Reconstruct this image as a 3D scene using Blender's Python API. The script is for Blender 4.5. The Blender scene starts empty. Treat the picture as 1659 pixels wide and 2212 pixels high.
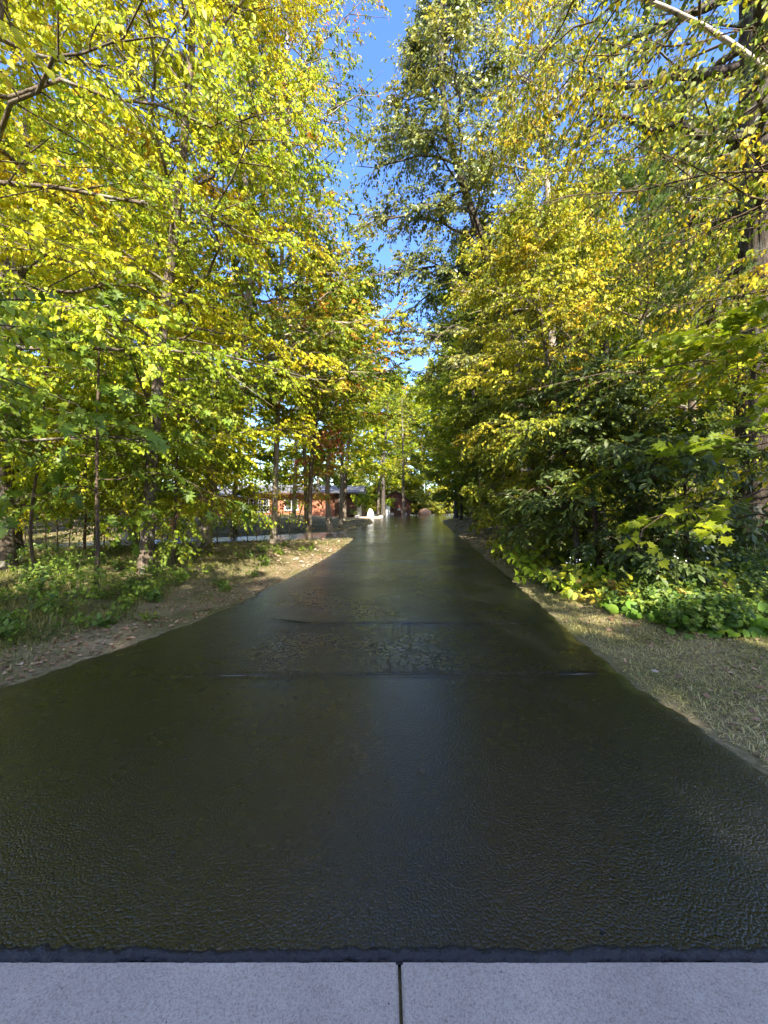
import bpy, math, random
import numpy as np
from mathutils import Matrix, Vector

# ------------------------------------------------------------------ camera, sky, sun, exposure
scene = bpy.context.scene
COL = scene.collection
R = math.radians

cam_d = bpy.data.cameras.new('camera')
cam_d.sensor_fit = 'VERTICAL'
cam_d.sensor_height = 36.0
cam_d.lens = 13.0
cam_d.shift_y = -0.0070
cam_d.clip_start = 0.05
cam_d.clip_end = 2000
cam = bpy.data.objects.new('camera', cam_d)
cam.location = (0, 0, 1.5)
cam.rotation_euler = (R(90), 0, 0)
COL.objects.link(cam)
scene.camera = cam

SUN_EL, SUN_AZ = 37.0, 170.0           # azimuth clockwise from +Y (the way the camera looks)
world = bpy.data.worlds.new('World')
scene.world = world
world.use_nodes = True
wn = world.node_tree
wn.nodes.clear()
sky = wn.nodes.new('ShaderNodeTexSky')
sky.sky_type = 'NISHITA'
sky.sun_disc = False
sky.sun_elevation = R(SUN_EL)
sky.sun_rotation = R(SUN_AZ)
sky.altitude = 300
sky.air_density = 1.0
sky.dust_density = 1.6
sky.ozone_density = 2.5
bg = wn.nodes.new('ShaderNodeBackground')
bg.inputs['Strength'].default_value = 0.14
wo = wn.nodes.new('ShaderNodeOutputWorld')
hsv = wn.nodes.new('ShaderNodeHueSaturation')      # a clear, deep blue autumn sky all round
hsv.inputs['Saturation'].default_value = 1.22
hsv.inputs['Hue'].default_value = 0.514
hsv.inputs['Value'].default_value = 0.83
wn.links.new(sky.outputs[0], hsv.inputs['Color'])
wn.links.new(hsv.outputs[0], bg.inputs[0])
wn.links.new(bg.outputs[0], wo.inputs[0])

sun_d = bpy.data.lights.new('sun', 'SUN')
sun_d.energy = 3.2
sun_d.angle = R(0.53)
sun_d.color = (1.0, 0.92, 0.78)
sun = bpy.data.objects.new('sun', sun_d)
sdir = Vector((math.sin(R(SUN_AZ)) * math.cos(R(SUN_EL)), math.cos(R(SUN_AZ)) * math.cos(R(SUN_EL)), math.sin(R(SUN_EL))))
sun.rotation_euler = (-sdir).to_track_quat('-Z', 'Y').to_euler()
sun.location = sdir * 60
COL.objects.link(sun)

vs = scene.view_settings
vs.view_transform = 'Standard'
vs.look = 'None'
vs.exposure = 2.5
vs.gamma = 1.0
vs.use_curve_mapping = False
scene.cycles.max_bounces = 6
scene.cycles.diffuse_bounces = 4
scene.cycles.adaptive_threshold = 0.02
scene.cycles.glossy_bounces = 3
scene.cycles.transmission_bounces = 3
scene.cycles.transparent_max_bounces = 8
scene.cycles.sample_clamp_indirect = 6.0

# ------------------------------------------------------------------ small helpers
def nrm(v):
    return v / np.maximum(np.linalg.norm(v, axis=-1, keepdims=True), 1e-9)

def tag(o, label=None, cat=None, group=None, kind=None):
    if label: o['label'] = label
    if cat: o['category'] = cat
    if group: o['group'] = group
    if kind: o['kind'] = kind
    return o

def empty(name, loc, label=None, cat=None, group=None):
    o = bpy.data.objects.new(name, None)
    o.empty_display_size = 0.2
    o.location = loc
    COL.objects.link(o)
    return tag(o, label, cat, group)

def mesh_np(name, V, faces, smooth=False, tint=None):
    me = bpy.data.meshes.new(name)
    V = np.ascontiguousarray(V, dtype=np.float32).reshape(-1, 3)
    me.vertices.add(len(V))
    me.vertices.foreach_set('co', V.ravel())
    loops = np.concatenate([np.asarray(f, dtype=np.int32).ravel() for f in faces])
    sizes = np.concatenate([np.full(len(f), np.asarray(f).shape[1], dtype=np.int32) for f in faces])
    starts = np.concatenate([[0], np.cumsum(sizes)[:-1]]).astype(np.int32)
    me.loops.add(len(loops))
    me.loops.foreach_set('vertex_index', loops)
    me.polygons.add(len(sizes))
    me.polygons.foreach_set('loop_start', starts)
    if smooth:
        me.polygons.foreach_set('use_smooth', np.ones(len(sizes), dtype=bool))
    if tint is not None:
        a = me.attributes.new('tint', 'FLOAT', 'POINT')
        a.data.foreach_set('value', np.ascontiguousarray(tint, dtype=np.float32))
    me.update(calc_edges=True)
    return me

def obj(name, me, mat=None, parent=None, loc=(0, 0, 0)):
    o = bpy.data.objects.new(name, me)
    COL.objects.link(o)
    if mat is not None and len(me.materials) == 0:
        me.materials.append(mat)
    if parent is not None:
        o.parent = parent
    o.location = loc
    return o

class MB:
    """collects boxes and other plain solids into one mesh"""
    def __init__(self):
        self.v = []; self.f = []
    def add(self, V, F):
        b = len(self.v)
        self.v += [tuple(map(float, p)) for p in V]
        self.f += [[b + i for i in q] for q in F]
        return self
    def box(self, x0, y0, z0, x1, y1, z1):
        V = [(x0, y0, z0), (x1, y0, z0), (x1, y1, z0), (x0, y1, z0), (x0, y0, z1), (x1, y0, z1), (x1, y1, z1), (x0, y1, z1)]
        return self.add(V, [(0, 3, 2, 1), (4, 5, 6, 7), (0, 1, 5, 4), (1, 2, 6, 5), (2, 3, 7, 6), (3, 0, 4, 7)])
    def prism(self, poly, y0, y1):
        n = len(poly)
        V = [(x, y0, z) for x, z in poly] + [(x, y1, z) for x, z in poly]
        F = [list(range(n)), list(range(2 * n - 1, n - 1, -1))]
        F += [(i, i + n, (i + 1) % n + n, (i + 1) % n) for i in range(n)]
        return self.add(V, F)
    def build(self, name, mat, parent=None, bevel=0.0, loc=(0, 0, 0)):
        me = bpy.data.meshes.new(name)
        me.from_pydata(self.v, [], self.f)
        me.update()
        import bmesh
        bm = bmesh.new(); bm.from_mesh(me)
        bmesh.ops.recalc_face_normals(bm, faces=bm.faces)
        if bevel:
            bmesh.ops.bevel(bm, geom=list(bm.edges), offset=bevel, segments=2, affect='EDGES')
        bm.to_mesh(me); bm.free()
        return obj(name, me, mat, parent, loc)

def vnoise(x, y, seed=0):
    """cheap smooth value noise, vectorised"""
    x = np.asarray(x, float); y = np.asarray(y, float)
    xi = np.floor(x).astype(int); yi = np.floor(y).astype(int)
    xf = x - xi; yf = y - yi
    u = xf * xf * (3 - 2 * xf); v = yf * yf * (3 - 2 * yf)
    def h(a, b):
        n = np.sin(a * 127.1 + b * 311.7 + seed * 74.7) * 43758.5453
        return n - np.floor(n)
    return (h(xi, yi) * (1 - u) + h(xi + 1, yi) * u) * (1 - v) + (h(xi, yi + 1) * (1 - u) + h(xi + 1, yi + 1) * u) * v

def at(xd, yd, Y):
    """a point Y metres in front of the camera, from its place in a 1659 px wide print of the photograph"""
    return np.array([(xd - 829.5) / 798.4 * Y, Y, 1.5 + (1090.5 - yd) / 798.4 * Y])

# ------------------------------------------------------------------ materials
def newmat(name):
    m = bpy.data.materials.new(name)
    m.use_nodes = True
    nt = m.node_tree
    return m, nt, nt.nodes['Principled BSDF'], nt.nodes['Material Output']

def N(nt, t, **kw):
    n = nt.nodes.new(t)
    for k, v in kw.items():
        if k in n.inputs.keys() if hasattr(n.inputs, 'keys') else False:
            n.inputs[k].default_value = v
        else:
            setattr(n, k, v)
    return n

def ramp(nt, fac, stops, interp='LINEAR'):
    r = nt.nodes.new('ShaderNodeValToRGB')
    cr = r.color_ramp
    cr.interpolation = interp
    while len(cr.elements) < len(stops):
        cr.elements.new(0.5)
    for e, (p, c) in zip(cr.elements, stops):
        e.position = p
        e.color = (*c, 1) if len(c) == 3 else c
    if fac is not None:
        nt.links.new(fac, r.inputs[0])
    return r

def noise(nt, scale, detail=4, rough=0.55, vec=None, dist=0.0):
    n = nt.nodes.new('ShaderNodeTexNoise')
    n.inputs['Scale'].default_value = scale
    n.inputs['Detail'].default_value = detail
    n.inputs['Roughness'].default_value = rough
    n.inputs['Distortion'].default_value = dist
    if vec is not None:
        nt.links.new(vec, n.inputs['Vector'])
    return n

def math_n(nt, op, a, b=None):
    n = nt.nodes.new('ShaderNodeMath'); n.operation = op
    for i, v in enumerate((a, b)):
        if v is None: continue
        if isinstance(v, (int, float)): n.inputs[i].default_value = v
        else: nt.links.new(v, n.inputs[i])
    return n.outputs[0]

def mixc(nt, fac, a, b, mode='MIX'):
    n = nt.nodes.new('ShaderNodeMixRGB'); n.blend_type = mode
    for i, v in zip((0, 1, 2), (fac, a, b)):
        if isinstance(v, (int, float)): n.inputs[i].default_value = v
        elif isinstance(v, tuple): n.inputs[i].default_value = (*v, 1)
        else: nt.links.new(v, n.inputs[i])
    return n.outputs[0]

def leaf_mat(name, stops, trans=0.42, rough=0.5, spec=0.3, tcol=1.25):
    m, nt, p, out = newmat(name)
    g = N(nt, 'ShaderNodeAttribute', attribute_name='tint', attribute_type='GEOMETRY')
    o = N(nt, 'ShaderNodeAttribute', attribute_name='tint', attribute_type='OBJECT')
    s = math_n(nt, 'ADD', g.outputs['Fac'], o.outputs['Fac'])
    geo = nt.nodes.new('ShaderNodeNewGeometry')
    mott = noise(nt, 38, 2, 0.6, geo.outputs['Position'])
    s2 = math_n(nt, 'ADD', s, math_n(nt, 'MULTIPLY', math_n(nt, 'SUBTRACT', mott.outputs['Fac'], 0.5), 0.16))
    r = ramp(nt, s2, stops)
    # each leaf a little lighter or darker than its neighbours
    rnd = math_n(nt, 'FRACT', math_n(nt, 'MULTIPLY', s, 57.31))
    hs = nt.nodes.new('ShaderNodeHueSaturation')
    nt.links.new(r.outputs[0], hs.inputs['Color'])
    nt.links.new(math_n(nt, 'ADD', math_n(nt, 'MULTIPLY', rnd, 0.5), 0.74), hs.inputs['Value'])
    nt.links.new(hs.outputs[0], p.inputs['Base Color'])
    p.inputs['Roughness'].default_value = rough
    p.inputs['Specular IOR Level'].default_value = spec
    t = nt.nodes.new('ShaderNodeBsdfTranslucent')
    tc = mixc(nt, 1.0, hs.outputs[0], (tcol * 1.0, tcol * 0.98, tcol * 0.55), 'MULTIPLY')
    nt.links.new(tc, t.inputs['Color'])
    mx = nt.nodes.new('ShaderNodeMixShader')
    mx.inputs[0].default_value = trans
    nt.links.new(p.outputs[0], mx.inputs[1]); nt.links.new(t.outputs[0], mx.inputs[2])
    nt.links.new(mx.outputs[0], out.inputs['Surface'])
    return m

def bark_mat(name, c1, c2, scale=9.0, bump=0.6, lichen=None):
    m, nt, p, out = newmat(name)
    tc = nt.nodes.new('ShaderNodeTexCoord')
    mp = nt.nodes.new('ShaderNodeMapping')
    mp.inputs['Scale'].default_value = (1, 1, 0.16)
    nt.links.new(tc.outputs['Object'], mp.inputs[0])
    n1 = noise(nt, scale * 2.2, 6, 0.65, mp.outputs[0], 0.6)
    r = ramp(nt, n1.outputs['Fac'], [(0.3, c1), (0.68, c2)])
    col = r.outputs[0]
    if lichen:
        n2 = noise(nt, 3.5, 5, 0.7, tc.outputs['Object'])
        k = ramp(nt, n2.outputs['Fac'], [(0.52, (0, 0, 0)), (0.62, (1, 1, 1))])
        col = mixc(nt, k.outputs[0], col, lichen)
    nt.links.new(col, p.inputs['Base Color'])
    p.inputs['Roughness'].default_value = 0.9
    p.inputs['Specular IOR Level'].default_value = 0.15
    b = nt.nodes.new('ShaderNodeBump'); b.inputs['Strength'].default_value = bump; b.inputs['Distance'].default_value = 0.03
    nt.links.new(n1.outputs['Fac'], b.inputs['Height']); nt.links.new(b.outputs[0], p.inputs['Normal'])
    return m

def plain_mat(name, c, rough=0.6, spec=0.3, var=0.25, scale=6.0, bump=0.0):
    m, nt, p, out = newmat(name)
    tc = nt.nodes.new('ShaderNodeTexCoord')
    n1 = noise(nt, scale, 5, 0.6, tc.outputs['Object'])
    r = ramp(nt, n1.outputs['Fac'], [(0.25, tuple(x * (1 - var) for x in c)), (0.75, tuple(min(1, x * (1 + var)) for x in c))])
    nt.links.new(r.outputs[0], p.inputs['Base Color'])
    p.inputs['Roughness'].default_value = rough
    p.inputs['Specular IOR Level'].default_value = spec
    if bump:
        b = nt.nodes.new('ShaderNodeBump'); b.inputs['Strength'].default_value = bump; b.inputs['Distance'].default_value = 0.02
        nt.links.new(n1.outputs['Fac'], b.inputs['Height']); nt.links.new(b.outputs[0], p.inputs['Normal'])
    return m

def drive_mat():
    m, nt, p, out = newmat('sealed_asphalt')
    geo = nt.nodes.new('ShaderNodeNewGeometry')
    P = geo.outputs['Position']
    big = noise(nt, 0.55, 3, 0.6, P)
    mid = noise(nt, 7, 4, 0.65, P)
    fine = noise(nt, 85, 3, 0.6, P)
    vfine = noise(nt, 210, 2, 0.6, P)
    # web of fine cracks
    wp = nt.nodes.new('ShaderNodeVectorMath'); wp.operation = 'ADD'
    wn1 = noise(nt, 6, 3, 0.6, P)
    sc = nt.nodes.new('ShaderNodeVectorMath'); sc.operation = 'SCALE'; sc.inputs['Scale'].default_value = 0.14
    nt.links.new(wn1.outputs['Color'], sc.inputs[0]); nt.links.new(P, wp.inputs[0]); nt.links.new(sc.outputs[0], wp.inputs[1])
    vo = nt.nodes.new('ShaderNodeTexVoronoi'); vo.feature = 'DISTANCE_TO_EDGE'; vo.inputs['Scale'].default_value = 13
    nt.links.new(wp.outputs[0], vo.inputs['Vector'])
    crack = ramp(nt, vo.outputs['Distance'], [(0.0, (0, 0, 0)), (0.085, (1, 1, 1))])
    vo2 = nt.nodes.new('ShaderNodeTexVoronoi'); vo2.feature = 'DISTANCE_TO_EDGE'; vo2.inputs['Scale'].default_value = 2.1
    nt.links.new(wp.outputs[0], vo2.inputs['Vector'])
    crack2 = ramp(nt, vo2.outputs['Distance'], [(0.0, (0, 0, 0)), (0.012, (1, 1, 1))])
    # only a strip along the middle, from the first joint on, is crazed all over
    sx = nt.nodes.new('ShaderNodeSeparateXYZ'); nt.links.new(P, sx.inputs[0])
    mk_y = ramp(nt, math_n(nt, 'MULTIPLY', sx.outputs['Y'], 0.05), [(0.158, (0, 0, 0)), (0.172, (1, 1, 1)), (0.55, (1, 1, 1)), (0.9, (0.5, 0.5, 0.5))])
    mk_n = ramp(nt, noise(nt, 0.9, 3, 0.6, P).outputs['Fac'], [(0.33, (0, 0, 0)), (0.5, (1, 1, 1))])
    ax = math_n(nt, 'ABSOLUTE', math_n(nt, 'ADD', sx.outputs['X'], 0.25))
    mk_x = ramp(nt, math_n(nt, 'MULTIPLY', ax, 0.4), [(0.36, (1, 1, 1)), (0.62, (0.12,) * 3)])
    mask = math_n(nt, 'MULTIPLY', math_n(nt, 'MULTIPLY', mk_y.outputs[0], mk_n.outputs[0]), mk_x.outputs[0])
    cfac = math_n(nt, 'MULTIPLY', math_n(nt, 'SUBTRACT', 1.0, crack.outputs[0]), mask)
    cfac = math_n(nt, 'MAXIMUM', cfac, math_n(nt, 'MULTIPLY', math_n(nt, 'MULTIPLY', math_n(nt, 'SUBTRACT', 1.0, crack2.outputs[0]), mk_y.outputs[0]), 0.5))
    base = ramp(nt, mid.outputs['Fac'], [(0.3, (0.0025, 0.0025, 0.0025)), (0.7, (0.005, 0.005, 0.005))])
    gr = ramp(nt, vfine.outputs['Fac'], [(0.60, (0, 0, 0)), (0.78, (1, 1, 1))])
    col = mixc(nt, math_n(nt, 'MULTIPLY', gr.outputs[0], 0.35), base.outputs[0], (0.04, 0.04, 0.042))
    col = mixc(nt, cfac, col, (0.003, 0.003, 0.003))
    nt.links.new(col, p.inputs['Base Color'])
    nt.links.new(math_n(nt, 'MULTIPLY', math_n(nt, 'SUBTRACT', 1.0, cfac), 0.95), p.inputs['Coat Weight'])
    p.inputs['Coat IOR'].default_value = 1.5
    patch = noise(nt, 2.3, 4, 0.65, P)
    cr_ = ramp(nt, patch.outputs['Fac'], [(0.3, (0.06,) * 3), (0.7, (0.2,) * 3)])
    nt.links.new(math_n(nt, 'ADD', cr_.outputs[0], math_n(nt, 'MULTIPLY', cfac, 0.3)), p.inputs['Coat Roughness'])
    ro = ramp(nt, big.outputs['Fac'], [(0.32, (0.2,) * 3), (0.68, (0.38,) * 3)])
    ro2 = math_n(nt, 'ADD', ro.outputs[0], math_n(nt, 'MULTIPLY', math_n(nt, 'SUBTRACT', mid.outputs['Fac'], 0.5), 0.2))
    ro2 = math_n(nt, 'ADD', ro2, math_n(nt, 'MULTIPLY', cfac, 0.35))
    nt.links.new(ro2, p.inputs['Roughness'])
    p.inputs['Specular IOR Level'].default_value = 0.5
    agg = nt.nodes.new('ShaderNodeTexVoronoi'); agg.feature = 'F1'; agg.inputs['Scale'].default_value = 100
    nt.links.new(P, agg.inputs['Vector'])
    lump = math_n(nt, 'MULTIPLY', agg.outputs['Distance'], agg.outputs['Distance'])
    grain = noise(nt, 130, 2, 0.7, P)
    h = math_n(nt, 'SUBTRACT', math_n(nt, 'MULTIPLY', grain.outputs['Fac'], 0.35), math_n(nt, 'MULTIPLY', lump, 0.6))
    hc = math_n(nt, 'ADD', math_n(nt, 'MULTIPLY', h, 0.55), math_n(nt, 'MULTIPLY', mid.outputs['Fac'], 0.25))
    hc = math_n(nt, 'SUBTRACT', hc, math_n(nt, 'MULTIPLY', cfac, 0.7))
    h = math_n(nt, 'ADD', h, math_n(nt, 'MULTIPLY', mid.outputs['Fac'], 0.5))
    h = math_n(nt, 'SUBTRACT', h, math_n(nt, 'MULTIPLY', cfac, 0.9))
    # single stones that shine through the sealer
    cell = nt.nodes.new('ShaderNodeSeparateColor'); nt.links.new(agg.outputs['Color'], cell.inputs[0])
    st_ = ramp(nt, cell.outputs[0], [(0.0, (0.25,) * 3), (0.8, (1.0,) * 3), (0.93, (2.2,) * 3), (1.0, (5.0,) * 3)])
    nt.links.new(mixc(nt, 1.0, col, st_.outputs[0], 'MULTIPLY'), p.inputs['Base Color'])
    b = nt.nodes.new('ShaderNodeBump'); b.inputs['Strength'].default_value = 0.9; b.inputs['Distance'].default_value = 0.008
    nt.links.new(h, b.inputs['Height']); nt.links.new(b.outputs[0], p.inputs['Normal'])
    b2 = nt.nodes.new('ShaderNodeBump'); b2.inputs['Strength'].default_value = 0.55; b2.inputs['Distance'].default_value = 0.006
    nt.links.new(hc, b2.inputs['Height']); nt.links.new(b2.outputs[0], p.inputs['Coat Normal'])
    return m

def concrete_mat():
    m, nt, p, out = newmat('brushed_concrete')
    geo = nt.nodes.new('ShaderNodeNewGeometry'); P = geo.outputs['Position']
    n1 = noise(nt, 3, 5, 0.65, P); n2 = noise(nt, 190, 3, 0.7, P); n3 = noise(nt, 420, 2, 0.5, P)
    c = ramp(nt, n1.outputs['Fac'], [(0.3, (0.345, 0.288, 0.238)), (0.7, (0.445, 0.374, 0.31))])
    sp = ramp(nt, n2.outputs['Fac'], [(0.30, (0.45,) * 3), (0.5, (1,) * 3), (0.72, (1.3,) * 3)])
    col = mixc(nt, 0.85, c.outputs[0], sp.outputs[0], 'MULTIPLY')
    vo = nt.nodes.new('ShaderNodeTexVoronoi'); vo.inputs['Scale'].default_value = 26
    nt.links.new(P, vo.inputs['Vector'])
    pit = ramp(nt, vo.outputs['Distance'], [(0.05, (1,) * 3), (0.09, (0,) * 3)])
    pk = math_n(nt, 'MULTIPLY', pit.outputs[0], ramp(nt, vo.outputs['Color'], [(0.72, (0,) * 3), (0.76, (1,) * 3)]).outputs[0])
    col = mixc(nt, pk, col, (0.05, 0.05, 0.055))
    nt.links.new(col, p.inputs['Base Color'])
    p.inputs['Roughness'].default_value = 0.88
    p.inputs['Specular IOR Level'].default_value = 0.2
    h = math_n(nt, 'ADD', math_n(nt, 'MULTIPLY', n2.outputs['Fac'], 0.7), math_n(nt, 'MULTIPLY', n3.outputs['Fac'], 0.3))
    b = nt.nodes.new('ShaderNodeBump'); b.inputs['Strength'].default_value = 0.5; b.inputs['Distance'].default_value = 0.003
    nt.links.new(h, b.inputs['Height']); nt.links.new(b.outputs[0], p.inputs['Normal'])
    return m

def ground_mat():
    m, nt, p, out = newmat('soil_and_litter')
    geo = nt.nodes.new('ShaderNodeNewGeometry'); P = geo.outputs['Position']
    n1 = noise(nt, 0.7, 5, 0.65, P); n2 = noise(nt, 22, 5, 0.7, P); n3 = noise(nt, 90, 3, 0.6, P)
    soil = ramp(nt, n2.outputs['Fac'], [(0.3, (0.11, 0.088, 0.052)), (0.5, (0.24, 0.195, 0.115)), (0.72, (0.37, 0.305, 0.20))])
    moss = ramp(nt, n3.outputs['Fac'], [(0.3, (0.06, 0.066, 0.022)), (0.7, (0.16, 0.15, 0.055))])
    k = ramp(nt, n1.outputs['Fac'], [(0.40, (0,) * 3), (0.62, (1,) * 3)])
    col = mixc(nt, k.outputs[0], soil.outputs[0], moss.outputs[0])
    nt.links.new(col, p.inputs['Base Color'])
    p.inputs['Roughness'].default_value = 0.95
    p.inputs['Specular IOR Level'].default_value = 0.1
    h = math_n(nt, 'ADD', n2.outputs['Fac'], math_n(nt, 'MULTIPLY', n3.outputs['Fac'], 0.4))
    b = nt.nodes.new('ShaderNodeBump'); b.inputs['Strength'].default_value = 0.7; b.inputs['Distance'].default_value = 0.03
    nt.links.new(h, b.inputs['Height']); nt.links.new(b.outputs[0], p.inputs['Normal'])
    return m

def brick_mat():
    m, nt, p, out = newmat('red_brick')
    tc = nt.nodes.new('ShaderNodeTexCoord')
    mp = nt.nodes.new('ShaderNodeMapping'); mp.inputs['Rotation'].default_value = (R(90), 0, 0)
    nt.links.new(tc.outputs['Object'], mp.inputs[0])
    br = nt.nodes.new('ShaderNodeTexBrick')
    br.inputs['Scale'].default_value = 1.0
    br.inputs['Brick Width'].default_value = 0.22; br.inputs['Row Height'].default_value = 0.075; br.inputs['Mortar Size'].default_value = 0.008
    br.inputs['Color1'].default_value = (0.42, 0.13, 0.05, 1); br.inputs['Color2'].default_value = (0.30, 0.085, 0.036, 1)
    br.inputs['Mortar'].default_value = (0.28, 0.22, 0.17, 1)
    nt.links.new(mp.outputs[0], br.inputs['Vector'])
    nt.links.new(br.outputs['Color'], p.inputs['Base Color'])
    p.inputs['Roughness'].default_value = 0.85
    b = nt.nodes.new('ShaderNodeBump'); b.inputs['Strength'].default_value = 0.4; b.inputs['Distance'].default_value = 0.01
    nt.links.new(br.outputs['Fac'], b.inputs['Height']); b.invert = True
    nt.links.new(b.outputs[0], p.inputs['Normal'])
    return m

def birch_mat():
    m, nt, p, out = newmat('birch_bark')
    tc = nt.nodes.new('ShaderNodeTexCoord')
    mp = nt.nodes.new('ShaderNodeMapping'); mp.inputs['Scale'].default_value = (5, 5, 26)
    nt.links.new(tc.outputs['Object'], mp.inputs[0])
    n1 = noise(nt, 1.0, 4, 0.6, mp.outputs[0]); n2 = noise(nt, 2.2, 4, 0.6, tc.outputs['Object'])
    c = ramp(nt, n2.outputs['Fac'], [(0.3, (0.22, 0.18, 0.14)), (0.7, (0.50, 0.45, 0.38))])
    k = ramp(nt, n1.outputs['Fac'], [(0.60, (0,) * 3), (0.68, (1,) * 3)])
    col = mixc(nt, k.outputs[0], c.outputs[0], (0.06, 0.05, 0.045))
    nt.links.new(col, p.inputs['Base Color']); p.inputs['Roughness'].default_value = 0.7
    return m

def glass_mat():
    m, nt, p, out = newmat('window_glass')
    p.inputs['Base Color'].default_value = (0.03, 0.035, 0.04, 1)
    p.inputs['Roughness'].default_value = 0.04
    p.inputs['Specular IOR Level'].default_value = 0.8
    return m

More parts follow.
